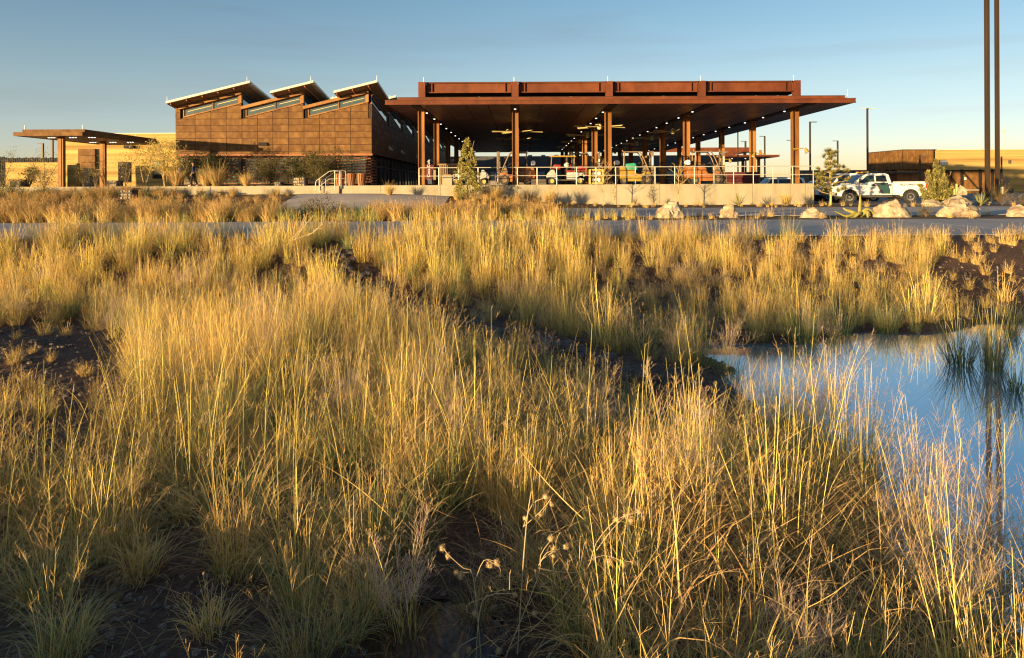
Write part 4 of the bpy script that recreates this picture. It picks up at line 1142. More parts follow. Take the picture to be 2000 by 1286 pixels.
cart('golf_cart', 'white golf cart with yellow roof and red seats in the middle of the dock', 1106, 46.2, pi)
cart('utility_cart', 'low white cart partly hidden behind the slender cypress', 918, 47.5, 0, False)

# --- yellow cabinet with four round lamps
yc = thing('lamp_cabinet', 'pale yellow cabinet with four round lamps beside the golf cart', 'cabinet', (WX(1164.5, 45.5), 45.5, DK))
part('case', MB().box(-.45, -.37, -.3, .3, .04, .97).box(.37, .45, -.3, .3, .04, .97).box(-.369, .369, -.3, .3, .04, .13).box(-.369, .369, -.3, .3, .88, .97).box(-.369, .369, -.3, .3, .47, .54).box(-.369, .369, .2, .29, .131, .879), M['yellow_pale'], yc, bevel=.01)
for x in (-.18, .18):
    for z in (.30, .70):
        part('lamp', MB().tube([(x, .18, z), (x, -.1, z), (x, -.16, z)], [.13, .13, .07], 14), M['lamp_white'], yc, smooth=True)
for x in (-.36, .36):
    part('foot', MB().box(x - .05, x + .05, -.28, .28, 0, .039), M['darkgrey'], yc)

# --- slatted wooden crate, boxes, drinks machine
cr = thing('slatted_crate', 'tall slatted wooden crate behind the left end of the dock railing', 'crate', (WX(881, 48.5), 48.5, DK))
sl_ = MB().box(-.03, .03, -.012, .012, 0, 1.3).mesh('slat', M['wood'])
for k in range(12):
    link('slat', sl_, cr, (-.66 + .12 * k, -.62, .06))
part('base', MB().box(-.72, .72, -.6, .6, 0, .1), M['wood'], cr)
part('lid', MB().prism([(-.82, 1.36), (.82, 1.36), (.78, 1.44), (-.78, 1.44)], -.7, .7), M['wood'], cr)
part('back_board', MB().box(-.7, .7, .5, .55, .1, 1.36), M['wood'], cr)
part('side_board', MB().box(-.72, -.69, -.6, .5, .1, 1.36), M['wood'], cr)
bx = thing('tan_box', 'pale square box in front of the slatted crate', 'box', (WX(874.5, 45.6), 45.6, DK))
part('shell', MB().box(-.3, .3, -.3, .3, 0, .58), M['concrete'], bx, bevel=.02)
part('lid', MB().prism([(-.33, .585), (.33, .585), (.2, .68), (-.2, .68)], -.33, .33), M['wood'], bx)
vm = thing('drinks_machine', 'red drinks vending machine between the two left columns', 'vending machine', (WX(838.5, 53), 53, DK))
part('case', MB().box(-.36, .36, 0, .8, .06, 1.55), M['maroon'], vm, bevel=.02)
part('front_panel', MB().box(-.33, .33, -.02, -.003, .55, 1.5), M['maroon'], vm)
part('dispenser_slot', MB().box(-.12, .2, -.03, -.003, .12, .48), M['white'], vm)
text('Coca-Cola', .30, M['white'], vm, (.05, -.03, .62), (pi / 2, -pi / 2, 0))
mb_ = thing('meter_box', 'small tan meter box beside the front left column', 'box', (WX(847.5, 46.4), 46.4, DK))
part('case', MB().box(-.14, .14, -.1, .1, .35, 1.0), M['wood'], mb_, bevel=.015)
part('stand', MB().box(-.03, .03, -.03, .03, 0, .349), M['darkgrey'], mb_)
mt = thing('covered_bin', 'low maroon bin on the right end of the dock', 'bin', (WX(1446, 53), 53, DK))
part('body', MB().box(-1.38, 1.38, 0, 1.2, .04, .86), M['maroon'], mt, bevel=.03)
part('lid', MB().box(-1.4, 1.4, -.03, 1.23, .861, .90), M['maroon'], mt, bevel=.01)
for k, px in enumerate((1016, 1052, 1318, 1222)):
    pb = thing('pallet_stack', ('dark stack of pallets behind the orange forklift facing left', 'dark low crates left of the golf cart wheels', 'dark stacked crates behind the bare sapling on the dock', 'dark low crate behind the yellow forklift')[k], 'pallets', (WX(px, 58), 58, DK))
    for j in range(3 if k != 1 else 2):
        part('board', MB().box(-.6, .6, -.5, .5, .05 + .24 * j, .25 + .24 * j), M['darkgrey'], pb, bevel=.01)

# --- ceiling fans
def fan_proto():
    t = thing('ceiling_fan', 'large pale ceiling fan', 'ceiling fan', (0, 0, 0), 0, 'big ceiling fans under the steel canopy')
    part('down_rod', MB().tube([(0, 0, .25), (0, 0, .75)], .035, 8), M['steel_dark'], t)
    part('motor', MB().tube([(0, 0, -.18), (0, 0, -.1), (0, 0, .1), (0, 0, .28)], [.10, .17, .17, .06], 12), M['fan'], t, smooth=True)
    bl = MB().add([(.15, -.055, -.006), (1.95, -.07, -.03), (1.95, .09, .03), (.15, .055, .012)] + [(.15, -.055, .016), (1.95, -.07, .0), (1.95, .09, .06), (.15, .055, .034)], BOXF).mesh('blade', M['fan'])
    for k in range(6):
        link('blade', bl, t, (0, 0, 0), (0, 0, 2 * pi * k / 6 + .12))
    return t
fp = fan_proto()
fans = [(-.20, 55), (-.15, 63.2), (-.1, 71.4), (5.66, 50.9), (5.58, 58.9), (5.6, 67.4), (5.6, 76), (11.85, 55.5), (11.6, 63), (11.6, 71.2), (11.6, 79.4), (11.6, 87.6), (5.6, 84.4)]
names = {0: 'left column of fans, nearest, crossing behind the second front column', 1: 'second of the fans behind the second front column', 2: 'third and smallest fan behind the second front column',
         3: 'nearest fan beside the middle front column, largest of all', 4: 'second fan left of the middle front column', 5: 'third fan left of the middle front column', 6: 'fourth fan along the middle row, mostly dark',
         7: 'big fan hanging left of the fourth column line, pale and lit', 8: 'dark fan hanging behind the lit one of the right row', 9: 'third fan of the right row, small and dark', 10: 'fourth fan of the right row against the bright gap', 11: 'fifth fan of the right row against the bright gap', 12: 'last fan of the middle row, tiny and dark'}
for i, (x, y) in enumerate(fans):
    o = fp if i == 0 else dup(fp, (x, y, 4.28), .09 * i)
    o.location = (x, y, 4.28); o.rotation_euler = (0, 0, .06 * i)
    for ch in o.children:
        if ch.name.startswith('down_rod'): ch.scale = (1, 1, 1.0)
    o['label'] = 'ceiling fan, ' + names[i]

# --- yellow floodlights on the columns
def flood(px, py, D, side, label):
    X_, Z_ = W(px, py, D)
    t = thing('flood_light', label, 'flood light', (X_, D, Z_))
    part('arm', MB().tube([(-side * .75, 0, .12), (-side * .1, 0, .12)], .03, 8).tube([(-side * .75, 0, .02), (-side * .3, 0, .1)], .02, 6), M['yellow'], t)
    part('lamp_housing', MB().tube([(0, -.02, .16), (side * .06, -.04, .04), (side * .12, -.06, -.12), (side * .13, -.07, -.14)], [.05, .10, .15, .13], 10), M['yellow'], t, smooth=True)
    part('lens', MB().tube([(side * .131, -.07, -.141), (side * .135, -.072, -.15)], .12, 10), M['lamp_white'], t)
flood(1572, 294, 45.8, 1, 'yellow flood light on the last front column at the right')
flood(1474, 303, 54.0, -1, 'yellow flood light on the column left of the last front one')
flood(1424, 314, 62.5, 1, 'yellow flood light between the orange forklift mast and the next column')
flood(1372, 321, 62.0, 1, 'yellow flood light behind the seat of the right orange forklift')

# ------------------------------------------------------------------ light poles
def pole(px, py_top, D, r, label, head='L', zb=PZ, pieces=True):
    X_, Zt = W(px, py_top, D)
    t = thing('light_pole', label, 'light pole', (X_, D, zb))
    H = Zt - zb
    part('pole', MB().box(-r, r, -r, r, .06, H), M['pole'], t, bevel=r * .18)
    part('base', MB().tube([(0, 0, -.1), (0, 0, .06)], r * 2, 12), M['concrete'], t)
    if head == 'L':
        part('head', MB().box(-1.0, -r - .002, -.16, .16, H - .12, H), M['darkgrey'], t)
    elif head == 'R':
        part('head', MB().box(r + .002, 1.0, -.16, .16, H - .12, H), M['darkgrey'], t)
    elif head == 'T':
        part('head', MB().box(-.8, -.2, -.16, .16, H - .0, H + .09), M['white_roof'], t)
        part('head', MB().box(.2, .8, -.16, .16, H - .0, H + .09), M['white_roof'], t)
        part('cross_arm', MB().box(-.2, .2, -.06, .06, H + .005, H + .08), M['darkgrey'], t)
    return t
pole(1926, -260, 46.0, .118, 'tall dark square light pole with a yucca at its foot, left of the pair', 'T')
pole(1945.5, -240, 49.5, .112, 'tall dark square light pole beside a grass tuft, right of the pair', 'T')
pole(1694, 213, 92, .10, 'light pole with a T shaped double head rising behind the pickup cab', 'T')
pole(1582, 238, 108, .11, 'thin light pole just right of the last canopy column', 'R')
pole(1636, 275, 150, .14, 'thin far light pole behind the top of the young pine', 'L')
pole(1493.5, 266, 142, .13, 'thin far light pole between the last two canopy columns', 'L')
pole(1456, 276, 160, .18, 'short far light pole above the distant canopy', 'L')
pole(1546, 274, 150, .17, 'far light pole hidden partly by the last canopy column', 'L')
pole(83, 280, 150, .22, 'dark light pole above the slat fence at the far left', 'L', DK)
pole(102, 273, 140, .2, 'pale light pole above the right end of the slat fence', 'R', DK)
pole(1796.5, 303, 104, .10, 'slim dark lamp post in front of the rust panelled box building', 'R')
pole(1956, 306, 95, .08, 'slim dark post at the right end of the sliding gate', None)
pole(1441, 250, 118, .09, 'slim pale post right of the orange forklift', None)
ms = thing('radio_mast', 'thin far lattice radio mast above the striped wall', 'radio mast', (W(1960.5, 250, 420)[0], 420, PZ))
for a in range(3):
    part('mast_leg', MB().tube([(.5 * cos(a * 2.094), .5 * sin(a * 2.094), 0), (.2 * cos(a * 2.094), .2 * sin(a * 2.094), 36)], .12, 4), M['white_roof'], ms)
part('mast_dish', MB().ball((0, 0, 33), .9, 8, 6), M['white_roof'], ms)
part('mast_braces', MB().tube([(.5 * cos(k * 2.094) * (1 - k * .02), .5 * sin(k * 2.094) * (1 - k * .02), k * 1.4) for k in range(26)], .06, 4), M['white_roof'], ms)

# bollards and small yard things
for k, (px, h, m_, lb) in enumerate(((1864, .75, 'yellow_pale', 'short yellow bollard left of the tall one near the gate'), (1868.5, 1.35, 'yellow_pale', 'tall yellow bollard in front of the gate'), (1871.5, .8, 'white', 'short white bollard right of the tall yellow one'),
                                    (1952, .95, 'white_roof', 'pale bollard left of the slim post by the gate'), (1958, .95, 'white_roof', 'pale bollard right of the slim post by the gate'))):
    b_ = thing('bollard', lb, 'bollard', (WX(px, 84), 84, PZ))
    part('shaft', MB().tube([(0, 0, 0), (0, 0, h - .05), (0, 0, h)], [.12, .12, .07], 10), M[m_], b_, smooth=True)
    part('foot_ring', MB().tube([(0, 0, 0), (0, 0, .05)], .17, 10), M['darkgrey'], b_)
cbx = thing('wall_camera', 'white box camera on the corner of the striped wall above the juniper', 'camera', (WX(1843, 105), 105, 3.0))
part('housing', MB().box(-.4, .5, -.3, .3, 0, .7), M['white_roof'], cbx, bevel=.05)
part('bracket', MB().box(-.06, .06, .3, 6.0, .3, .42), M['darkgrey'], cbx)
kd = thing('keypad_post', 'small pale box on a grey block right of the gate', 'keypad', (WX(1970, 100), 100, PZ))
part('block', MB().box(-.5, .5, -.3, .3, 0, .75), M['darkgrey'], kd)
part('box', MB().box(-.75, .35, .31, .6, .6, 2.2), M['wood'], kd)
eq_lab = ['grey equipment cabinet left of the second post of the small canopy', 'rust equipment cabinet beside the small canopy posts', 'pale grey equipment cabinet next to the rust one', 'dark equipment cabinet at the right of the row']
for k in range(4):
    e = thing('equipment_cabinet', eq_lab[k], 'cabinet', (WX(146 + 14 * k, 56), 56, DK))
    part('case', MB().box(-.26, .26, -.3, .3, .06, 1.5 - .12 * (k % 2)), (M['grey_metal'], M['corten'], M['grey_metal'], M['darkgrey'])[k], e, bevel=.02)
    part('plinth', MB().box(-.28, .28, -.32, .32, 0, .059), M['concrete'], e)
    part('door_handle', MB().box(.14, .18, -.33, -.301, .7, .9), M['blackmetal'], e)

# wooden planters with twisted slats
for k, px in enumerate((664, 686.5, 706.5)):
    t = thing('slatted_planter', ('slatted wooden planter, nearest to the handrail', 'slatted wooden planter in the middle of the three', 'slatted wooden planter next to the open corner of the hall')[k], 'planter', (WX(px, 48.0), 48.0, DK), 0, 'slatted planters by the hall')
    part('liner', MB().tube([(0, 0, .0), (0, 0, .78)], [.19, .27], 14), M['corten_dark'], t, smooth=True)
    part('rim', MB().tube([(0, 0, .775), (0, 0, .81)], .30, 16), M['cedar'], t)
    for a in range(13):
        th = 2 * pi * a / 13
        d = .38
        q = []
        for (r0, z0, ph) in ((.205, .0, th), (.295, .775, th + d)):
            for da in (-.19, .15):
                q.append((r0 * cos(ph + da), r0 * sin(ph + da), z0))
        v = [q[0], q[1], q[3], q[2]]
        v2 = [(x * 1.12, y * 1.12, z) for x, y, z in v]
        part('slat', MB().add(v + v2, BOXF), M['cedar'], t)

# gabions
def gabion(px0, px1, D, z0, h, label, cap=False):
    x0, x1 = WX(px0, D), WX(px1, D)
    t = thing('gabion_block', label, 'gabion', ((x0 + x1) / 2, D, z0))
    w = (x1 - x0) / 2
    core = part('core', MB().box(-w + .06, w - .06, .06, .8, .02, h - .03), M['riprap'], t)
    st = MB()
    r_ = random.Random(px0)
    nx_, nz_ = max(3, int(w * 2 / .15)), max(2, int(h / .15))
    for i in range(nx_):
        for j in range(nz_):
            st.ball((-w + .08 + (2 * w - .16) * (i + .5) / nx_ + r_.uniform(-.03, .03), .07 + r_.uniform(-.03, .03), h * (j + .5) / nz_ + r_.uniform(-.02, .02)), r_.uniform(.065, .095), 6, 4, (1.1, .8, r_.uniform(.7, 1.0)))
    setp(part('stones', st, M['stone'], t), kind='stuff')
    wr = MB()
    for i in range(nx_ + 1):
        x = -w + 2 * w * i / nx_
        wr.box(x - .003, x + .003, -.02, -.012, 0, h)
    for j in range(nz_ + 1):
        wr.box(-w, w, -.0115, -.004, h * j / nz_ - .004, h * j / nz_ + .004)
    part('wire_cage', wr, M['darkgrey'], t)
    if cap:
        part('cap', MB().box(-w - .06, w + .06, -.06, .9, h, h + .06), M['steel_red'], t)
gabion(571, 596, 46.5, DK, .55, 'rock filled gabion block against the louvred wall left of the handrail')
gabion(534, 549, 47.5, DK, .28, 'low rock gabion under the dark louvre bay')
gabion(205, 229, 45.5, DK, .42, 'sunlit rock gabion beside the second post of the small canopy')
gabion(232, 257, 39.5, -.55, .55, 'rock gabion with rusted cap in front of the low dock wall', True)
gabion(16, 40, 45.5, DK, .42, 'dark rock gabion with rusted cap at the far left', True)

# ------------------------------------------------------------------ people behind the tufts
def person(label, loc, rz, shirt, trousers, hair, sc_=1.0, step=.25):
    t = thing('person', label, 'person', loc, rz)
    def skin(name, nodes, edges, mtl, parent, root=0, sub=1):
        me = bpy.data.meshes.new(name)
        me.from_pydata([n[0] for n in nodes], edges, [])
        o = link(name, me, parent)
        md = o.modifiers.new('skin', 'SKIN')
        for i, n in enumerate(nodes):
            me.skin_vertices[0].data[i].radius = n[1] if isinstance(n[1], tuple) else (n[1], n[1])
            me.skin_vertices[0].data[i].use_root = (i == root)
        sb = o.modifiers.new('sub', 'SUBSURF'); sb.levels = sub; sb.render_levels = sub
        me.materials.append(mtl)
        return o
    s_ = step
    nodes = [((0, 0, .95), (.13, .10)), ((0, 0, 1.15), (.13, .095)), ((0, .0, 1.38), (.16, .10)), ((0, 0, 1.47), (.075, .07)), ((0, -.01, 1.55), (.055, .055)), ((0, -.03, 1.66), (.085, .10)), ((0, -.02, 1.72), (.07, .085)),
             ((.10, 0, .90), .085), ((.11, -s_ * .5, .50), .06), ((.11, -s_ * .6, .10), .045), ((.11, -s_ * .6 - .14, .045), (.042, .035)),
             ((-.10, 0, .90), .085), ((-.11, s_ * .4, .50), .06), ((-.11, s_, .11), .045), ((-.11, s_ - .12, .045), (.042, .035)),
             ((.19, 0, 1.40), .055), ((.25, .05, 1.13), .043), ((.24, -.08, .90), .032), ((.24, -.11, .80), (.022, .04)),
             ((-.19, 0, 1.40), .055), ((-.25, -.02, 1.13), .043), ((-.24, -.18, .95), .032), ((-.24, -.23, .86), (.022, .04)),
             ((.24, -.13, .72), .018), ((-.24, -.28, .79), .018), ((.22, -.15, .80), .012), ((-.22, -.28, .87), .012), ((0, -.135, 1.65), .016)]
    edges = [(0, 1), (1, 2), (2, 3), (3, 4), (4, 5), (5, 6), (0, 7), (7, 8), (8, 9), (9, 10), (0, 11), (11, 12), (12, 13), (13, 14), (2, 15), (15, 16), (16, 17), (17, 18), (2, 19), (19, 20), (20, 21), (21, 22), (18, 23), (22, 24), (18, 25), (22, 26), (5, 27)]
    skin('body', nodes, edges, M['skin'], t)
    skin('shirt', [((0, 0, .93), (.155, .12)), ((0, 0, 1.15), (.155, .118)), ((0, 0, 1.38), (.18, .12)), ((0, 0, 1.46), (.09, .085)), ((.19, 0, 1.40), .075), ((.25, .05, 1.13), .06), ((.243, -.05, .97), .048), ((-.19, 0, 1.40), .075), ((-.25, -.02, 1.13), .06), ((-.245, -.14, 1.0), .048)],
         [(0, 1), (1, 2), (2, 3), (2, 4), (4, 5), (5, 6), (2, 7), (7, 8), (8, 9)], shirt, t)
    skin('trousers', [((0, 0, .97), (.15, .115)), ((.10, 0, .88), .105), ((.11, -s_ * .5, .50), .08), ((.11, -s_ * .6, .12), .065), ((-.10, 0, .88), .105), ((-.11, s_ * .4, .50), .08), ((-.11, s_, .13), .065)], [(0, 1), (1, 2), (2, 3), (0, 4), (4, 5), (5, 6)], trousers, t)
    part('hair', MB().ball((0, .0, 1.735), .105, 10, 8, (.92, 1.05, .85)), hair, t, smooth='all')
    part('shoe', MB().ball((.11, -s_ * .6 - .08, .045), .06, 8, 6, (.8, 2.0, .8)), M['white'] if shirt is M['navy'] else M['darkcloth'], t, smooth='all')
    part('shoe', MB().ball((-.11, s_ - .07, .045), .06, 8, 6, (.8, 2.0, .8)), M['white'] if shirt is M['navy'] else M['darkcloth'], t, smooth='all')
    t.scale = (sc_,) * 3
    return t
person('person in dark blue shirt and black trousers walking behind the tall tufts', (WX(378, 48.8), 48.8, DK), R(-80), M['navy'], M['darkcloth'], M['hair'], .95)
person('person in pale shirt standing behind the tall tuft left of the walker', (WX(354, 49.3), 49.3, DK), R(60), M['whitecloth'], M['darkcloth'], M['hair'], .92, .05)
# ------------------------------------------------------------------ vegetation
M['grass'] = leaf_mat('dry_grass', rand=0.22, transl=0.14)
M['leafy'] = leaf_mat('tree_leaf', rand=0.0, transl=0.25)
M['rush'] = leaf_mat('green_rush', rand=0.12, transl=0.2)

class Blades:
    """Collects strips (one quad chain each) with a colour per vertex."""
    def __init__(self, rs):
        self.rs = rs; self.V = []; self.F = []; self.C = []; self.n = 0
    def strips(self, base, yaw, th0, th1, L, w, nseg, c0, c1, power=1.3, tipw=.15, twist=.6, return_pts=False):
        N = len(yaw)
        t = np.linspace(0, 1, nseg + 1)
        tm = (t[:-1] + t[1:]) / 2
        th = th0[:, None] + (th1 - th0)[:, None] * (tm[None, :] ** power)
        ds = (L / nseg)[:, None]
        dx = np.concatenate([np.zeros((N, 1)), np.cumsum(np.sin(th) * ds, 1)], 1)
        dz = np.concatenate([np.zeros((N, 1)), np.cumsum(np.cos(th) * ds, 1)], 1)
        cx = base[:, 0:1] + np.cos(yaw)[:, None] * dx
        cy = base[:, 1:2] + np.sin(yaw)[:, None] * dx
        cz = base[:, 2:3] + dz
        wy = yaw + pi / 2 + self.rs.uniform(-twist, twist, N)
        ww = w[:, None] * (1 - (1 - tipw) * t[None, :] ** 1.5) * .5
        ox = np.cos(wy)[:, None] * ww; oy = np.sin(wy)[:, None] * ww
        V = np.stack([np.stack([cx - ox, cy - oy, cz], -1), np.stack([cx + ox, cy + oy, cz], -1)], 2).reshape(-1, 3)
        per = (nseg + 1) * 2
        b = (np.arange(N) * per)[:, None] + (np.arange(nseg) * 2)[None, :]
        Fq = np.stack([b, b + 1, b + 3, b + 2], -1).reshape(-1, 4) + self.n
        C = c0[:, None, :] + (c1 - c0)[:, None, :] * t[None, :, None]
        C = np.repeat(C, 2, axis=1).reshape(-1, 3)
        self.V.append(V); self.F.append(Fq); self.C.append(C); self.n += len(V)
        if return_pts:
            return np.stack([cx, cy, cz], -1)
    def mesh(self, name, m):
        return npmesh(name, np.concatenate(self.V), np.concatenate(self.F), m, np.clip(np.concatenate(self.C), 0, 1))

def jit(rs, c, n, v=.15):
    c = np.asarray(c)
    return np.clip(c[None, :] * (1 + rs.uniform(-v, v, (n, 1))) * (1 + rs.uniform(-v * .3, v * .3, (n, 3))), 0, 1)

STRAW = (0.82, 0.60, 0.175); STRAW_Y = (0.82, 0.69, 0.17); LEAF_TAN = (0.58, 0.405, 0.16); LEAF_GR = (0.19, 0.23, 0.07); SEED = (0.72, 0.47, 0.19)
PINK = (0.66, 0.47, 0.34)

def bunch(name, seed, nleaf=150, nculm=40, Lleaf=.52, Lculm=.95, R0=.17, green=.3, panicle=9, wl=.0042, wc=.0036, wp=.0022, lean=.13, culmc=STRAW, seedc=SEED, mat_='grass', plen=.13, arch=(.9, 2.4)):
    rs = np.random.RandomState(seed); B = Blades(rs)
    a = rs.uniform(0, 2 * pi, nleaf); r = R0 * np.sqrt(rs.uniform(0, 1, nleaf))
    base = np.stack([r * np.cos(a), r * np.sin(a), np.zeros(nleaf) - .02], -1)
    yaw = a + rs.normal(0, .9, nleaf)
    g = rs.uniform(0, 1, nleaf) < green
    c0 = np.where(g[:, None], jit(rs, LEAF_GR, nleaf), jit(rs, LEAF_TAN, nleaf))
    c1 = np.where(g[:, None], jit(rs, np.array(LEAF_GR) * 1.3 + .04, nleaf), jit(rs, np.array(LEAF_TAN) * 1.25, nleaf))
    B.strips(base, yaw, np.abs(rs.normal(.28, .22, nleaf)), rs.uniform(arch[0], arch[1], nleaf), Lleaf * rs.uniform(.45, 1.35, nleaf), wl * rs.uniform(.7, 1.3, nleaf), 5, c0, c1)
    if nculm:
        a = rs.uniform(0, 2 * pi, nculm); r = R0 * .9 * np.sqrt(rs.uniform(0, 1, nculm))
        base = np.stack([r * np.cos(a), r * np.sin(a), np.zeros(nculm)], -1)
        yaw = a + rs.normal(0, 1.0, nculm)
        th0 = np.abs(rs.normal(lean, .12, nculm)); th1 = th0 + np.where(rs.uniform(0, 1, nculm) < .12, rs.uniform(.5, 1.6, nculm), rs.normal(.14, .17, nculm))
        L = Lculm * rs.uniform(.45, 1.15, nculm)
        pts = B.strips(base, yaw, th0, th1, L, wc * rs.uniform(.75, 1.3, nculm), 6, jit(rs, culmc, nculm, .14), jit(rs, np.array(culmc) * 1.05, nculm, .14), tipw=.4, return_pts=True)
        if panicle:
            k = panicle
            ci = np.repeat(np.arange(nculm), k); N = len(ci)
            t = rs.uniform(.45, 1.0, N); seg = np.minimum((t * 6).astype(int), 5); fr = t * 6 - seg
            p = pts[ci, seg] * (1 - fr)[:, None] + pts[ci, seg + 1] * fr[:, None]
            up = np.clip((1.08 - t) / .45, .2, 1)
            Lp = plen * rs.uniform(.4, 1.2, N) * up
            ya = rs.uniform(0, 2 * pi, N); e = rs.uniform(.35, 1.25, N)
            br = B.strips(p, ya, e, e + rs.uniform(-.2, .6, N), Lp, np.full(N, wp), 2, jit(rs, seedc, N, .2), jit(rs, np.array(seedc) * 1.1, N, .2), tipw=.6, return_pts=True)
            q = br[:, 1]
            B.strips(q, ya + rs.choice([-.9, .9], N), e + .2, e + .3, Lp * .5, np.full(N, wp * .9), 1, jit(rs, seedc, N, .2), jit(rs, seedc, N, .2), tipw=.7)
            q = br[:, 2]
            B.strips(q, ya + rs.choice([-.5, .5], N), e + .1, e + .5, Lp * .25, np.full(N, wp * 1.5), 1, jit(rs, seedc, N, .2), jit(rs, seedc, N, .2), tipw=.5)
    return B.mesh(name, M[mat_])

def tangle(name, seed, n=150, L=.7, w=.010, cols=((0.48, 0.30, 0.13), (0.55, 0.40, 0.15), (0.33, 0.22, 0.11))):
    """Broken, wide, dry leaves lying every way."""
    rs = np.random.RandomState(seed); B = Blades(rs)
    base = np.stack([rs.normal(0, .22, n), rs.normal(0, .22, n), rs.uniform(-.02, .35, n)], -1)
    cc = np.array(cols)[rs.randint(0, len(cols), n)]
    c = np.clip(cc * (1 + rs.uniform(-.25, .25, (n, 1))), 0, 1)
    B.strips(base, rs.uniform(0, 2 * pi, n), rs.uniform(.1, 1.5, n), rs.uniform(.5, 2.6, n), L * rs.uniform(.3, 1.1, n), w * rs.uniform(.35, 1.2, n), 5, c, c * 1.05, twist=1.4)
    return B.mesh(name, M['grass'])

PROTO = {}
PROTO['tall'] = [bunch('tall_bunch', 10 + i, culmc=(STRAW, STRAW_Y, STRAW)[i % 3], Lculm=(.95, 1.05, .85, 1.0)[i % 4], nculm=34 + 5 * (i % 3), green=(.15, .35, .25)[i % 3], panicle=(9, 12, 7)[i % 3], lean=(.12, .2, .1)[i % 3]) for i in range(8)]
PROTO['fluff'] = [bunch('fluffy_bunch', 30 + i, nleaf=150, nculm=30, Lleaf=.36, Lculm=.52, green=.1, panicle=7, wl=.0045, wp=.0030, plen=.09, lean=.22, culmc=(.46, .36, .20), seedc=(.48, .36, .22)) for i in range(3)]
PROTO['leafy'] = [bunch('leafy_bunch', 40 + i, nleaf=200, nculm=10, Lleaf=.50, Lculm=.85, green=.45, panicle=8, wl=.0048) for i in range(3)]
PROTO['green'] = [bunch('green_bunch', 50 + i, nleaf=170, nculm=14, Lleaf=.62, Lculm=.9, green=.92, panicle=6, wl=.0048, arch=(.5, 1.5)) for i in range(2)]
PROTO['far'] = [bunch('far_bunch', 60 + i, nleaf=80, nculm=40, Lleaf=.46, Lculm=.9, R0=.2, green=.2, panicle=6, wl=.009, wc=.007, wp=.0048, plen=.13, culmc=(STRAW_Y, STRAW)[i % 2], seedc=(.52, .36, .17)) for i in range(4)]
PROTO['short'] = [bunch('short_bunch', 70 + i, nleaf=110, nculm=16, Lleaf=.26, Lculm=.36, R0=.09, green=.12, panicle=5, wl=.006, wc=.004, wp=.003, plen=.07, lean=.3) for i in range(2)]
PROTO['sparse'] = [bunch('sparse_bunch', 130 + i, nleaf=230, nculm=(10, 15, 7, 18)[i], Lleaf=.58, Lculm=1.1, R0=.2, green=(.12, .25, .42, .2)[i], panicle=(9, 6, 12, 8)[i], wl=.0046, wc=.0040, lean=.12, culmc=STRAW_Y, arch=(1.1, 2.5)) for i in range(4)]
PROTO['tangle'] = [tangle('broken_leaves', 80 + i) for i in range(3)]
PROTO['airy'] = [bunch('airy_bunch', 90 + i, nleaf=60, nculm=20, Lleaf=.45, Lculm=1.0, R0=.12, green=.3, panicle=26, wl=.0042, wp=.0018, plen=.20, culmc=STRAW_Y, seedc=PINK) for i in range(3)]
PROTO['muhly'] = [bunch('muhly_bunch', 100 + i, nleaf=160, nculm=34, Lleaf=.55, Lculm=.75, R0=.16, green=.12, panicle=8, wl=.011, wc=.008, wp=.007, plen=.13, lean=.28, culmc=(.55, .36, .13), seedc=(.55, .35, .14), arch=(.7, 1.7)) for i in range(3)]
PROTO['deer'] = [bunch('deer_bunch', 120 + i, nleaf=420, nculm=46, Lleaf=.85, Lculm=1.15, R0=.14, green=.08, panicle=5, wl=.012, wc=.011, wp=.009, plen=.10, lean=.32, culmc=(.52, .36, .14), seedc=(.50, .34, .14), arch=(.6, 1.7)) for i in range(2)]
PROTO['darkweed'] = [bunch('dark_weed', 110 + i, nleaf=150, nculm=12, Lleaf=.42, Lculm=.5, R0=.2, green=.75, panicle=5, wl=.012, wc=.008, wp=.007, culmc=(.22, .15, .08), seedc=(.20, .13, .07), arch=(.5, 1.5)) for i in range(2)]
PKEYS = list(PROTO)
plib = bpy.data.collections.new('grass_library')       # instanced only by the meadow's geometry nodes
pindex = {}
pi_ = 0
for k in PKEYS:
    for me in PROTO[k]:
        o = bpy.data.objects.new('p%03d_' % pi_ + me.name, me)
        plib.objects.link(o)
        pindex.setdefault(k, []).append(pi_); pi_ += 1

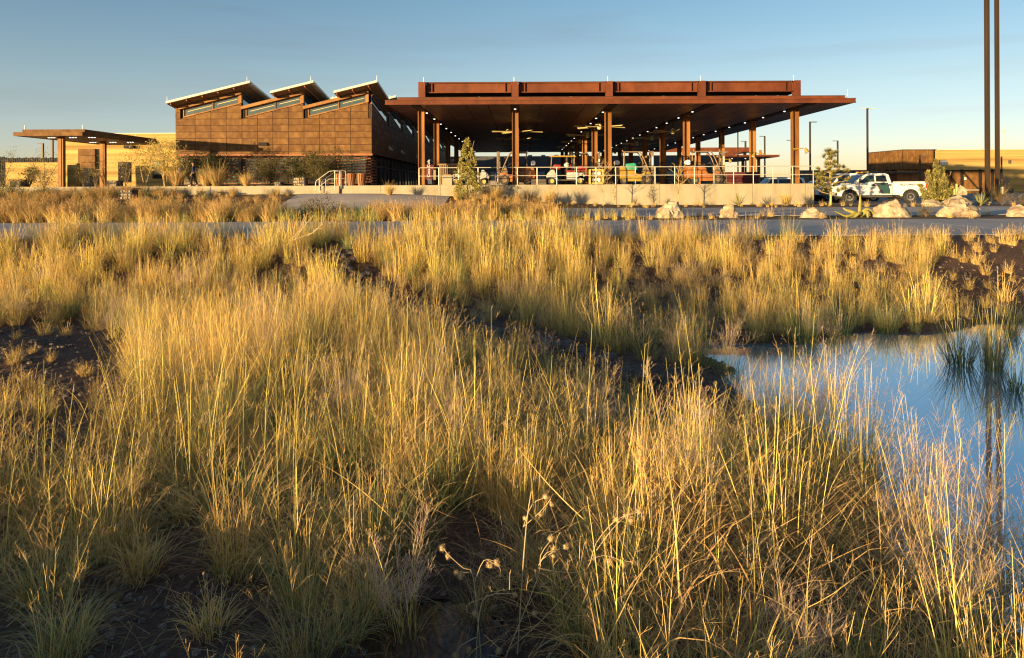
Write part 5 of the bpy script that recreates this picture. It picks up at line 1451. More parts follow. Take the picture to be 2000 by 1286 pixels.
def gn_scatter(name, label, pts, rots, scales, inds, coll):
    me = bpy.data.meshes.new(name)
    n = len(pts)
    me.vertices.add(n); me.vertices.foreach_set('co', np.asarray(pts, dtype=np.float32).ravel())
    for nm, ty, data in (('prot', 'FLOAT_VECTOR', rots), ('psca', 'FLOAT_VECTOR', scales)):
        a = me.attributes.new(nm, ty, 'POINT'); a.data.foreach_set('vector', np.asarray(data, dtype=np.float32).ravel())
    a = me.attributes.new('pidx', 'INT', 'POINT'); a.data.foreach_set('value', np.asarray(inds, dtype=np.int32))
    o = link(name, me)
    ng = bpy.data.node_groups.new(name + '_nodes', 'GeometryNodeTree')
    ng.interface.new_socket('Geometry', in_out='INPUT', socket_type='NodeSocketGeometry')
    ng.interface.new_socket('Geometry', in_out='OUTPUT', socket_type='NodeSocketGeometry')
    gi = ng.nodes.new('NodeGroupInput'); go = ng.nodes.new('NodeGroupOutput')
    ip = ng.nodes.new('GeometryNodeInstanceOnPoints'); ci = ng.nodes.new('GeometryNodeCollectionInfo')
    ci.inputs['Collection'].default_value = coll; ci.inputs['Separate Children'].default_value = True; ci.inputs['Reset Children'].default_value = True
    def attr(nm, ty):
        a = ng.nodes.new('GeometryNodeInputNamedAttribute'); a.data_type = ty; a.inputs[0].default_value = nm
        return a.outputs[0]
    e2r = ng.nodes.new('FunctionNodeEulerToRotation')
    ng.links.new(gi.outputs[0], ip.inputs['Points']); ng.links.new(ci.outputs[0], ip.inputs['Instance'])
    ip.inputs['Pick Instance'].default_value = True
    ng.links.new(attr('pidx', 'INT'), ip.inputs['Instance Index'])
    ng.links.new(attr('prot', 'FLOAT_VECTOR'), e2r.inputs[0]); ng.links.new(e2r.outputs[0], ip.inputs['Rotation'])
    ng.links.new(attr('psca', 'FLOAT_VECTOR'), ip.inputs['Scale'])
    ng.links.new(ip.outputs[0], go.inputs[0])
    md = o.modifiers.new('scatter', 'NODES'); md.node_group = ng
    return setp(o, label, kind='stuff')

# --- where each clump of the basin stands
RUN = np.array([(-3.75, 14.0), (-3.1, 13.0), (-1.9, 11.3), (-.3, 9.4), (1.1, 7.6), (1.9, 6.7)])
def runoff_dist(x, y):
    best = 9e9
    for (ax, ay), (bx_, by_) in zip(RUN[:-1], RUN[1:]):
        t = max(0, min(1, ((x - ax) * (bx_ - ax) + (y - ay) * (by_ - ay)) / ((bx_ - ax) ** 2 + (by_ - ay) ** 2)))
        best = min(best, math.hypot(x - ax - t * (bx_ - ax), y - ay - t * (by_ - ay)))
    return best
def ell(px, py, cx, cy, rx, ry):
    return ((px - cx) / rx) ** 2 + ((py - cy) / ry) ** 2
r2 = np.random.RandomState(21)
MEADOW = True
RRAT = RUN[:, 0] / RUN[:, 1]
LOW = 1.0
single = []       # clumps that the photo lets one tell apart: (kind, x, y, scale)
mpts, mrot, msca, midx = [], [], [], []
def put(kind, x, y, s, z=None, sz=1.0):
    s = s * LOW * (1 - .14 * float(ss(4.5, 6.0, y)) - .14 * float(ss(8.2, 9.6, y))) if MEADOW else s
    zz = float(gz(x, y)) if z is None else z
    mpts.append((x, y, zz)); mrot.append((r2.normal(0, .05), r2.normal(0, .05), r2.uniform(0, 2 * pi)))
    msca.append((s, s, s * sz)); midx.append(pindex[kind][r2.randint(len(pindex[kind]))])
gy = 2.35
while gy < 15.75:
    st = .27 if gy < 6 else (.30 if gy < 10 else .29)
    hw = gy * .76 + 1.0
    gx = -hw
    while gx < hw:
        x = gx + r2.uniform(-.45, .45) * st; y = gy + r2.uniform(-.45, .45) * st
        gx += st
        z = float(gz(x, y))
        if z < WZ - .16: continue
        wet = z < WZ + .03
        px = CX + x * F / y; py = CY - z * F / y
        rd = runoff_dist(x, y)
        yr = float(np.interp(x / y, RRAT, RUN[:, 1]))
        low = 1.0
        if -.29 < x / y < .285 and 0 < yr - y < 2.7 and y > 5.2:
            zr = float(gz(x / y * yr, yr)); hm_ = zr * y / yr - z
            low = min(1.0, max(.24, (hm_ + .16) / .8))
            if r2.uniform() < .5 and yr - y < 1.3: continue
        LOW = low
        u = r2.uniform()
        pn = mnoise.noise((x * .55, y * .55, 3.1)); pn2 = mnoise.noise((x * 1.3, y * 1.3, 8.7))
        LOW *= 1 + .32 * pn + .22 * pn2
        if 10.2 < y < 12.8 and px > 1130: LOW *= .80
        if wet:
            if u < .30: put('sparse' if u < .1 else ('airy' if u < .2 else 'green'), x, y, r2.uniform(.5, .8), z=max(z, WZ - .05))
            continue
        if y > 9.5 and pn + pn2 * .6 < -.20 and u < .75: 
            if px > 900 and px < 1840: put('fluff' if u < .5 else 'short', x, y, r2.uniform(.7, 1.0) if u < .5 else r2.uniform(.9, 1.5))
            elif u < .3: put('short', x, y, r2.uniform(.8, 1.4))
            continue
        if rd < .50 * (1 if y < 12 else .8): 
            continue
        if ell(px, py, 80, 715, 175, 85) < 1:
            if u < .07: put('short', x, y, r2.uniform(.5, .9))
            continue
        if px < 235 and 5.0 < y < 8.6 and py > 700:
            LOW = .55
            if u > .55: continue
        if ell(px, py, 40, 880, 130, 70) < 1 or ell(px, py, 300, 1090, 90, 90) < 1:
            if u < .12: put('short', x, y, r2.uniform(.6, 1.0))
            continue
        if py > 1130 and px < 905:
            if u < .10: put('leafy', x, y, r2.uniform(.45, .7))
            continue
        if (px > 1840 and 455 < py < 620) or (px > 1500 and 455 < py < 492):
            if u < .30: put('short', x, y, r2.uniform(.6, 1.15))
            continue
        if ell(px, py, 1340, 575, 115, 38) < 1:
            if u < .85: put('fluff', x, y, r2.uniform(.7, 1.0))
            continue
        if y > 9.7 and 1400 < px < 1850 and py > 492:
            if u < .9: put('tall' if u < .6 else ('fluff' if u < .75 else 'far'), x, y, r2.uniform(.62, .95))
            continue
        if y > 9.0 and px > 1150:
            if u < .88:
                near_water = py > 640
                k = ('green' if u < .4 else 'leafy') if near_water else ('tall' if u < .62 else 'fluff')
                put(k, x, y, r2.uniform(.6, .85) if not near_water else r2.uniform(.5, .75))
            continue
        if y > 12.3:
            lim = .95 if px > 560 else .85
            if u < lim:
                s = r2.uniform(.72, 1.15) if px > 620 else r2.uniform(.60, .98)
                if px > 1000: s *= .9
                if px > 1620: s *= .6
                put('far' if u < .58 else ('tall' if u < .72 else ('fluff' if u < .80 else 'green')), x, y, s)
            continue
        if py > 900 and px > 1180:
            if u < .95:
                k = 'tangle' if u < .30 else ('airy' if u < .38 else ('sparse' if u < .70 else ('green' if u < .83 else ('leafy' if u < .9 else 'tall'))))
                put(k, x, y, r2.uniform(.55, .85))
            continue
        if px > 1330 and py > 700:
            if u < .9: put('airy' if u < .30 else ('sparse' if u < .72 else ('tall' if u < .82 else 'green')), x, y, r2.uniform(.55, .85))
            continue
        if py > 860 and px < 760:
            if u < .72: put('sparse' if u < .46 else ('tall' if u < .56 else ('leafy' if u < .66 else 'green')), x, y, r2.uniform(.6, .9))
            continue
        if y < 3.75 and 820 < px < 1270:
            if y > 3.12 and u < .95: put('leafy' if u < .5 else ('green' if u < .7 else 'tangle'), x, y, r2.uniform(.42, .6))
            continue
        if y < 5.9:
            if u < .94: put('sparse' if u < .5 else ('leafy' if u < .62 else ('tangle' if u < .70 else ('green' if u < .77 else ('airy' if u < .82 else 'tall')))), x, y, r2.uniform(.6, .92))
            continue
        if u < .96:
            k = 'tall' if u < .50 else ('leafy' if u < .70 else ('airy' if u < .78 else ('fluff' if u < .84 else ('green' if u < .93 else 'tangle'))))
            put(k, x, y, r2.uniform(.55, .98))
    gy += st
gn_scatter('meadow_grass', 'golden dry bunchgrass filling the basin', mpts, mrot, msca, midx, plib)
print('meadow clumps', len(mpts))

# --- grass borders on the plaza
mpts, mrot, msca, midx = [], [], [], []
MEADOW = False
def strip(x0, x1, y0, y1, st, fn):
    y = y0
    while y < y1:
        x = x0
        while x < x1:
            xx, yy = x + r2.uniform(-.45, .45) * st, y + r2.uniform(-.45, .45) * st
            x += st
            k = fn(xx, yy, r2.uniform())
            if k: put(k[0], xx, yy, k[1])
        y += st
def near_bed(x, y, u):
    px = CX + x * F / y
    if px < 560: return ('muhly', r2.uniform(.75, 1.25)) if u < .86 else ('darkweed', r2.uniform(.9, 1.4))
    if px < 720: return ('darkweed', r2.uniform(.8, 1.4)) if u < .6 else (('muhly', r2.uniform(.6, .9)) if u < .75 else None)
    if px < 1090: return ('muhly', r2.uniform(.7, 1.1)) if u < .85 else ('darkweed', 1.0)
    if px < 1270: return ('far', r2.uniform(.3, .55)) if u < .5 else None
    if px < 1600: return ('short', r2.uniform(.7, 1.3)) if u < .25 else None
    return ('short', r2.uniform(.5, .9)) if u < .05 else None
strip(-26, 18, 23.9, 26.8, .55, near_bed)
def far_bed(x, y, u):
    px = CX + x * F / y
    if -13.4 < x < -4.0: return None
    if px < 300: return ('muhly', r2.uniform(.7, 1.15)) if u < .6 else (('darkweed', r2.uniform(.9, 1.6)) if u < .75 else None)
    if px < 560: return ('muhly', r2.uniform(.5, .9)) if u < .5 else (('darkweed', r2.uniform(.6, .9)) if u < .6 else None)
    if px < 1080: return ('muhly', r2.uniform(.45, .95)) if u < .6 else None
    return ('short', r2.uniform(.5, 1.1)) if u < .18 else None
strip(-40, 18.5, 37.8, 43.4, .8, far_bed)
strip(17, 40, 37.6, 40.6, .8, lambda x, y, u: (('short', r2.uniform(.5, 1.3)) if u < .3 else None))
gn_scatter('border_grass', 'golden tufts and dark weeds filling the plaza beds', mpts, mrot, msca, midx, plib)

# --- single clumps that stand out
def clump(kind, var, px, py, s, label, name='bunchgrass_clump', cat='grass clump', group=None, D=None, z=None, rz=None):
    if D is None:
        D = 8.0
        for _ in range(30):
            v = CY - py; u_ = px - CX
            zz = float(gz(u_ * D / F, D)) if z is None else z
            D = .5 * D + .5 * max(2.0, min(45, zz * F / min(-1, v - u_ * ROLL)))
    x = (px - CX) * D / F
    zz = float(gz(x, D)) if z is None else z
    o = link(name, PROTO[kind][var % len(PROTO[kind])], None, (x, D, zz), (0, 0, rng.uniform(0, 6.28) if rz is None else rz), s)
    return setp(o, label, cat, group)
G1 = 'bunchgrass clumps at the front of the basin'
clump('leafy', 0, 240, 1085, .62, 'arching bunchgrass clump at the left front with tall yellow stems', group=G1)
clump('tall', 1, 225, 1050, .66, 'yellow stemmed bunchgrass leaning left at the left front edge', group=G1)
clump('leafy', 1, 90, 1170, .60, 'low grey leaved bunchgrass at the bottom left corner', group=G1)
clump('leafy', 2, 125, 1262, .52, 'collapsed straw clump with long leaves lying on the mud, bottom left', group=G1)
clump('tall', 2, 450, 1120, .62, 'upright yellow stemmed clump standing on the dark mud left of the green one', group=G1)
clump('leafy', 1, 465, 1125, .58, 'arching leafy clump standing on the dark mud left of the green one', group=G1)
clump('green', 0, 585, 1190, .50, 'bunchgrass with a green heart standing on the dark mud', group=G1)
clump('leafy', 0, 592, 1195, .50, 'arching straw leaves round the green hearted clump', group=G1)
clump('short', 0, 405, 1240, .75, 'tiny sprawling tuft on the bare mud at the bottom', group=G1)
clump('leafy', 2, 715, 1200, .52, 'arching clump beside the muddy puddle', group=G1)
clump('tall', 0, 712, 1190, .58, 'thin upright stems rising beside the muddy puddle', group=G1)
clump('leafy', 0, 930, 1210, .42, 'small grey green tuft right of the puddle', group=G1)
for k, (px, py, lb) in enumerate(((86, 655, 'pale round tuft alone on the dark mulch at the left'), (28, 700, 'small straw tuft at the left edge of the dark mulch'), (98, 705, 'tiny orange tuft on the dark mulch, right of two'), (62, 690, 'tiny upright tuft on the dark mulch between two others'),
                                    (165, 735, 'flat pale tuft on the right side of the dark mulch'), (45, 745, 'flat grey tuft near the front of the dark mulch'))):
    clump('short', k, px, py, (.8, .5, .42, .35, .5, .45)[k], lb, 'straw_tuft', 'grass tuft', 'little tufts on the dark mulch')
for k, (px, py, lb, s) in enumerate(((1590, 500, 'round straw tuft on the brown slope nearest the tall grass', .8), (1700, 480, 'straw tuft on the brown slope left of centre', .85), (1820, 505, 'wide golden tuft in the middle of the brown slope', .95), (1905, 515, 'golden tuft on the brown slope right of the wide one', .8),
                                    (1960, 585, 'large orange tuft low on the brown slope at the right edge', 1.25), (1850, 470, 'small tuft at the top of the brown slope', .7), (1960, 475, 'tuft at the top right corner of the brown slope', .8), (1540, 470, 'dark green clump at the top of the slope by the path', 1.0))):
    clump('green' if k == 7 else 'short', k, px, py, s * 1.1 if k != 7 else .8, lb, 'straw_tuft', 'grass tuft', 'tufts on the brown slope')

def rush(name, seed, n=170, L=.62, spread=.75, w=.006):
    rs = np.random.RandomState(seed); B = Blades(rs)
    a = rs.uniform(0, 2 * pi, n); r = .10 * np.sqrt(rs.uniform(0, 1, n))
    base = np.stack([r * np.cos(a), r * np.sin(a), np.full(n, -.1)], -1)
    c = np.where((rs.uniform(0, 1, n) < .25)[:, None], jit(rs, (.34, .28, .12), n), jit(rs, (.075, .105, .045), n))
    B.strips(base, a + rs.normal(0, .5, n), np.abs(rs.normal(.35, .3, n)) * spread, rs.uniform(.5, 1.7, n) * spread, L * rs.uniform(.6, 1.2, n), w * rs.uniform(.6, 1.2, n), 4, c, c * 1.15)
    m_ = 14
    B.strips(base[:m_], rs.uniform(0, 6.28, m_), np.abs(rs.normal(.1, .1, m_)), np.abs(rs.normal(.3, .2, m_)), L * rs.uniform(.9, 1.35, m_), np.full(m_, .005), 4, jit(rs, STRAW_Y, m_), jit(rs, STRAW_Y, m_))
    return B.mesh(name, M['rush'])
PROTO['rush'] = [rush('rush', 5), rush('rush', 6, 150, .75, .5), rush('rush', 7, 120, .5, .9)]
G2 = 'rushes standing in the pond'
clump('rush', 0, 1873, 712, 1.15, 'round spiky green rush standing alone in the pond', 'pond_rush', 'rush', G2, z=WZ)
clump('rush', 1, 1936, 722, 1.05, 'upright green rush in the pond right of the round one', 'pond_rush', 'rush', G2, z=WZ)
clump('rush', 2, 1985, 762, 1.1, 'spreading rush in the pond at the right edge', 'pond_rush', 'rush', G2, z=WZ)
clump('rush', 0, 1975, 655, .8, 'rush at the far right shore of the pond', 'pond_rush', 'rush', G2, z=WZ)
clump('green', 0, 1730, 652, .8, 'green clump at the far shore of the pond, right of centre', 'pond_rush', 'rush', G2)
clump('green', 1, 1565, 668, .9, 'big green clump at the far shore of the pond', 'pond_rush', 'rush', G2)
clump('leafy', 1, 1480, 672, .8, 'arching leafy clump at the left end of the far shore', 'pond_rush', 'rush', G2)
clump('green', 1, 1640, 662, .75, 'dark green clump on the far shore between two larger clumps', 'pond_rush', 'rush', G2)
clump('airy', 1, 1690, 990, .75, 'thin pinkish seed stalk clump rising over the near pond edge', 'pond_rush', 'rush', G2, D=4.6, z=WZ + .02)
clump('airy', 2, 1800, 1010, .75, 'airy pink seed stalks over the pond at the right', 'pond_rush', 'rush', G2, D=4.2, z=WZ)
clump('airy', 0, 1900, 1100, .8, 'airy pink seed stalks at the right edge of the picture', 'pond_rush', 'rush', G2, D=3.9, z=WZ)
clump('airy', 1, 1830, 1180, .75, 'yellow stems and pink seed heads at the lower right corner', 'pond_rush', 'rush', G2, D=3.5, z=WZ)
clump('tall', 1, 1980, 1180, .8, 'upright yellow stems at the lower right edge', 'pond_rush', 'rush', G2, D=3.5, z=WZ)

# big muhly tufts at the hall and by the wall
G3 = 'big tufts in front of the hall'
for k, (px, D, s, lb) in enumerate(((345, 46.0, 1.75, 'large fountain like tuft in front of the person in pale shirt'), (423, 46.0, 2.0, 'largest spiky tuft in front of the louvred hall'), (402, 46.4, 1.5, 'spiky tuft just right of the walking person'),
                                      (481, 45.6, 1.25, 'smaller golden tuft right of the largest one by the hall'), (1075, 42.0, 1.2, 'golden tuft against the dock wall below the forklift'), (970, 42.0, 1.3, 'tall straw tuft against the dock wall left of the orange forklift wheels'),
                                      (1948, 48.6, 1.6, 'straw tuft at the foot of the right hand tall pole'), (760, 42.5, 1.0, 'brown tuft on the rise before the dock wall, left of the cypress'), (1535, 41.5, 1.1, 'thin tuft near the right end of the dock wall'))):
    clump('deer', k, px, 0, s * .8, lb, 'fountain_grass', 'grass tuft', G3, D=D, z=DK if D > 44 and px < 900 else None)

# --- riprap channel
rip = thing('riprap_channel', 'dark stone lined channel running diagonally down to the pond', 'riprap', (0, 0, 0))
rock_me = []
for i in range(5):
    b = MB().ball((0, 0, 0), 1, 8, 6)
    rr = random.Random(i + 40)
    b.v = [(x * (1 + .25 * mnoise.noise((x * 1.3 + i * 5, y * 1.3, z * 1.3))), y * (1 + .25 * mnoise.noise((x * 1.3, y * 1.3 + i * 7, z * 1.3))), z * .62 * (1 + .3 * mnoise.noise((x, y, z + i * 3)))) for x, y, z in b.v]
    rock_me.append(b.mesh('stone', M['riprap']))
rr = random.Random(3)
ns = 0
for (a, b) in zip(RUN[:-1], RUN[1:]):
    L_ = math.hypot(*(b - a))
    for q in range(int(L_ * 26)):
        t = rr.random(); off = rr.gauss(0, .19)
        dx, dy = (b - a) / L_
        x, y = a[0] + (b[0] - a[0]) * t - dy * off, a[1] + (b[1] - a[1]) * t + dx * off
        s = rr.uniform(.035, .085)
        link('stone', rock_me[ns % 5], rip, (x, y, float(gz(x, y)) + s * .25), (rr.uniform(-.4, .4), rr.uniform(-.4, .4), rr.uniform(0, 6.28)), s)
        ns += 1
print('riprap', ns)
# litter of thin dry leaves on the channel
lit = Blades(np.random.RandomState(5)); n = 2200
tt = r2.uniform(0, len(RUN) - 1.001, n); i0 = tt.astype(int); fr = tt - i0
bp_ = RUN[i0] * (1 - fr)[:, None] + RUN[i0 + 1] * fr[:, None] + r2.normal(0, .3, (n, 2))
base = np.concatenate([bp_, (gz(bp_[:, 0], bp_[:, 1]) + r2.uniform(.01, .09, n))[:, None]], 1)
cc = jit(r2, (.20, .11, .07), n, .4)
lit.strips(base, r2.uniform(0, 6.28, n), r2.uniform(1.2, 1.6, n), r2.uniform(1.4, 1.9, n), r2.uniform(.12, .4, n), r2.uniform(.004, .009, n), 3, cc, cc)
setp(link('dry_leaf_litter', lit.mesh('dry_leaf_litter', M['grass'])), 'red brown dry leaves lying over the stone channel', kind='stuff')

# straw litter lying on the soil of the whole basin
lt = Blades(np.random.RandomState(9)); n = 9000
ly = 2.5 + 11.5 * r2.uniform(0, 1, n) ** 1.5; lx = r2.uniform(-1, 1, n) * (ly * .76 + .4)
lz = gz(lx, ly); ok_ = lz > WZ - .01
ly, lx, lz = ly[ok_], lx[ok_], lz[ok_]; n = len(lx)
base = np.stack([lx, ly, lz + r2.uniform(.004, .05, n)], -1)
cc = np.array([(.36, .25, .12), (.24, .16, .09), (.15, .10, .065), (.45, .32, .16)])[r2.randint(0, 4, n)] * r2.uniform(.6, 1.2, (n, 1))
lt.strips(base, r2.uniform(0, 6.28, n), r2.uniform(1.25, 1.6, n), r2.uniform(1.5, 1.75, n), r2.uniform(.04, .24, n), r2.uniform(.002, .006, n), 3, cc, cc)
setp(link('straw_litter', lt.mesh('straw_litter', M['grass'])), 'broken straw lying on the dark basin soil', kind='stuff')

# gravel on the mulch and mud
glib = bpy.data.collections.new('gravel_library')
M['gravel'] = mat('mulch_chip', (0.045, 0.034, 0.030), (0.24, 0.19, 0.165), 3, rough=.9, rand=.6)
for i in range(3):
    b = MB().ball((0, 0, 0), 1, 6, 4)
    b.v = [(x * (1 + .3 * mnoise.noise((x + i * 5, y, z))), y * .8, z * .5) for x, y, z in b.v]
    glib.objects.link(bpy.data.objects.new('g%d_chip' % i, b.mesh('chip', M['gravel'])))
gp, gr_, gs, gi_ = [], [], [], []
for q in range(14000):
    y = 2.5 + 12 * r2.uniform() ** 1.6
    x = r2.uniform(-1, 1) * (y * .78 + .5)
    z = float(gz(x, y))
    if z < WZ - .02: continue
    s = (.005 + .022 * r2.uniform() ** 2.2) * (1 if y < 6 else 1.5)
    gp.append((x, y, z + s * .2)); gr_.append((r2.uniform(-.5, .5), r2.uniform(-.5, .5), r2.uniform(0, 6.28))); gs.append((s, s, s)); gi_.append(r2.randint(3))
gn_scatter('gravel', 'gravel and bark chips scattered on the dark basin soil', gp, gr_, gs, gi_, glib)

# --- dried wildflower with seed balls in the foreground
def atp(px, py, D):
    X_, Z_ = W(px, py, D); return Vector((X_, D, Z_))
wf_ = thing('dried_wildflower', 'dry branching wildflower with round fuzzy seed heads in the middle foreground', 'wildflower', (0, 0, 0))
def headmesh(seed):
    rs = np.random.RandomState(seed); b = MB().ball((0, 0, 0), .0085, 8, 6)
    for k in range(110):
        d = Vector(rs.normal(0, 1, 3)).normalized()
        o_ = d.orthogonal().normalized() * .0011
        b.add([d * .007 - o_, d * .007 + o_, d * (.0115 + rs.uniform(0, .004))], [(0, 1, 2)])
    return b.mesh('seed_head', M['seedhead'])
hm = [headmesh(1), headmesh(2), headmesh(3)]
DF = 3.05
stems = [
    ([(1010, 1290), (1022, 1100), (1030, 1010), (1038, 960)], .0032),
    ([(1022, 1030), (1040, 985), (1066, 972)], .002), ([(1024, 1028), (1055, 1000), (1076, 975)], .0018),
    ([(985, 1290), (1050, 1130), (1056, 1085), (1078, 1053)], .0028), ([(1052, 1105), (1068, 1080), (1085, 1078)], .0018), ([(1056, 1095), (1085, 1075), (1105, 1070)], .0018),
    ([(1052, 1110), (1100, 1118), (1146, 1112), (1165, 1060), (1205, 1015), (1250, 1000)], .0024), ([(1165, 1075), (1195, 1035), (1222, 1008)], .0018), ([(1150, 1095), (1180, 1085), (1215, 1095), (1240, 1098)], .0018),
    ([(1190, 1086), (1210, 1095), (1217, 1100)], .0015), ([(1146, 1112), (1060, 1210), (975, 1285)], .0026),
    ([(940, 1290), (925, 1130), (905, 1110), (880, 1088), (866, 1072)], .0024), ([(915, 1118), (895, 1120), (892, 1122)], .0015), ([(928, 1135), (945, 1095), (970, 1098)], .0018), ([(950, 1093), (975, 1108), (978, 1122)], .0015),
    ([(930, 1290), (935, 1210), (950, 1165), (1005, 1160)], .0026), ([(948, 1168), (915, 1180), (912, 1195), (926, 1200)], .0018), ([(930, 1245), (900, 1262), (890, 1282)], .002), ([(945, 1240), (970, 1262), (985, 1280)], .002), ([(1045, 1112), (1050, 1135), (1072, 1152)], .0018),
]
rr = random.Random(12)
for pts, r_ in stems:
    dd = DF + rr.uniform(-.05, .05)
    P_ = [atp(p[0], p[1], dd + rr.uniform(-.02, .02)) for p in pts]
    # smooth the polyline
    sm = [P_[0]]
    for i in range(len(P_) - 1):
        for q in (1 / 3, 2 / 3, 1):
            p0, p1, p2, p3 = P_[max(i - 1, 0)], P_[i], P_[i + 1], P_[min(i + 2, len(P_) - 1)]
            sm.append(.5 * ((2 * p1) + (p2 - p0) * q + (2 * p0 - 5 * p1 + 4 * p2 - p3) * q * q + (3 * p1 - p0 - 3 * p2 + p3) * q ** 3))
    part('stem', MB().tube(sm, [r_ * (1 - .4 * i / len(sm)) for i in range(len(sm))], 6), M['drystem'], wf_, smooth=True)
for k, (px, py) in enumerate(((1066, 970), (1076, 982), (1078, 986), (1026, 1012), (1056, 1005), (1076, 1051), (1082, 1072), (1081, 1086), (1105, 1068), (1204, 1014), (1222, 1007), (1233, 1016), (1248, 998), (1192, 1097), (1217, 1100), (1239, 1098), (1146, 1120), (1134, 1134), (1072, 1152),
                                (864, 1071), (875, 1087), (891, 1118), (900, 1124), (956, 1104), (971, 1099), (977, 1124), (1006, 1163), (928, 1199), (890, 1282), (916, 1270), (974, 1272), (1044, 1198))):
    o = link('seed_head', hm[k % 3], wf_, atp(px, py, DF - .004), (rr.uniform(0, 3), rr.uniform(0, 3), 0), rr.uniform(1.0, 1.5) * (.6 if k in (1, 2, 4, 16, 17, 25) else 1))

# second, thinner one in the mid distance with buds
wf2 = thing('dried_wildflower', 'thin branching dry wildflower with small round buds near the path at the left', 'wildflower', (0, 0, 0))
D2 = 13.0
for pts in ([(575, 470), (590, 445), (600, 418)], [(585, 455), (600, 435), (611, 423)], [(560, 480), (585, 450), (596, 420)], [(570, 470), (610, 455), (630, 438)], [(600, 462), (620, 448), (628, 446)], [(520, 475), (515, 455), (505, 440)], [(530, 470), (540, 450), (545, 428)]):
    part('stem', MB().tube([atp(p[0], p[1], D2) for p in pts], .005, 5), M['drystem'], wf2)
for px, py in ((600, 417), (611, 422), (594, 420), (630, 437), (628, 446), (504, 440), (545, 428), (556, 432), (520, 446), (535, 440)):
    link('bud', hm[0], wf2, atp(px, py, D2), None, 1.5)

# ------------------------------------------------------------------ trees and shrubs
def leaf_cloud(name, centres, n_per, rad, size, cols, seed, m='leafy', up=0.0, aspect=.35):
    """Small pointed leaves (one quad each) spread in clumps round the given centres."""
    rs = np.random.RandomState(seed)
    c = np.repeat(np.asarray(centres, float), n_per, axis=0); n = len(c)
    rad_ = np.repeat(np.broadcast_to(np.asarray(rad, float), (len(centres),)), n_per)
    d = rs.normal(0, 1, (n, 3)); d /= np.linalg.norm(d, axis=1)[:, None]
    p = c + d * (rad_ * rs.uniform(.15, 1, n) ** .7)[:, None]
    ax = rs.normal(0, 1, (n, 3)) + d * .8; ax[:, 2] += up; ax /= np.linalg.norm(ax, axis=1)[:, None]
    sd = np.cross(ax, rs.normal(0, 1, (n, 3))); sd /= np.linalg.norm(sd, axis=1)[:, None]
    L = size * rs.uniform(.6, 1.3, n)
    a = p - ax * (L / 2)[:, None]; b = p + ax * (L / 2)[:, None]
    wv = sd * (L * aspect / 2)[:, None]
    V = np.stack([a, p + wv, b, p - wv], 1).reshape(-1, 3)
    Fq = np.arange(n * 4).reshape(-1, 4)
    cl = np.asarray(cols, float)[rs.randint(0, len(cols), n)] * (1 + rs.uniform(-.2, .2, (n, 1)))
    clump = np.repeat(rs.uniform(.6, 1.3, len(centres)), n_per)[:, None]
    C = np.repeat(np.clip(cl * clump, 0, 1), 4, axis=0)
    return npmesh(name, V, Fq, M[m], C)

def limb_path(rs, p0, d0, L, n=5, wob=.18):
    pts = [Vector(p0)]; d = Vector(d0).normalized()
    for i in range(n):
        d = (d + Vector((rs.uniform(-wob, wob), rs.uniform(-wob, wob), rs.uniform(-wob * .5, wob)))).normalized()
        pts.append(pts[-1] + d * (L / n))
    return pts

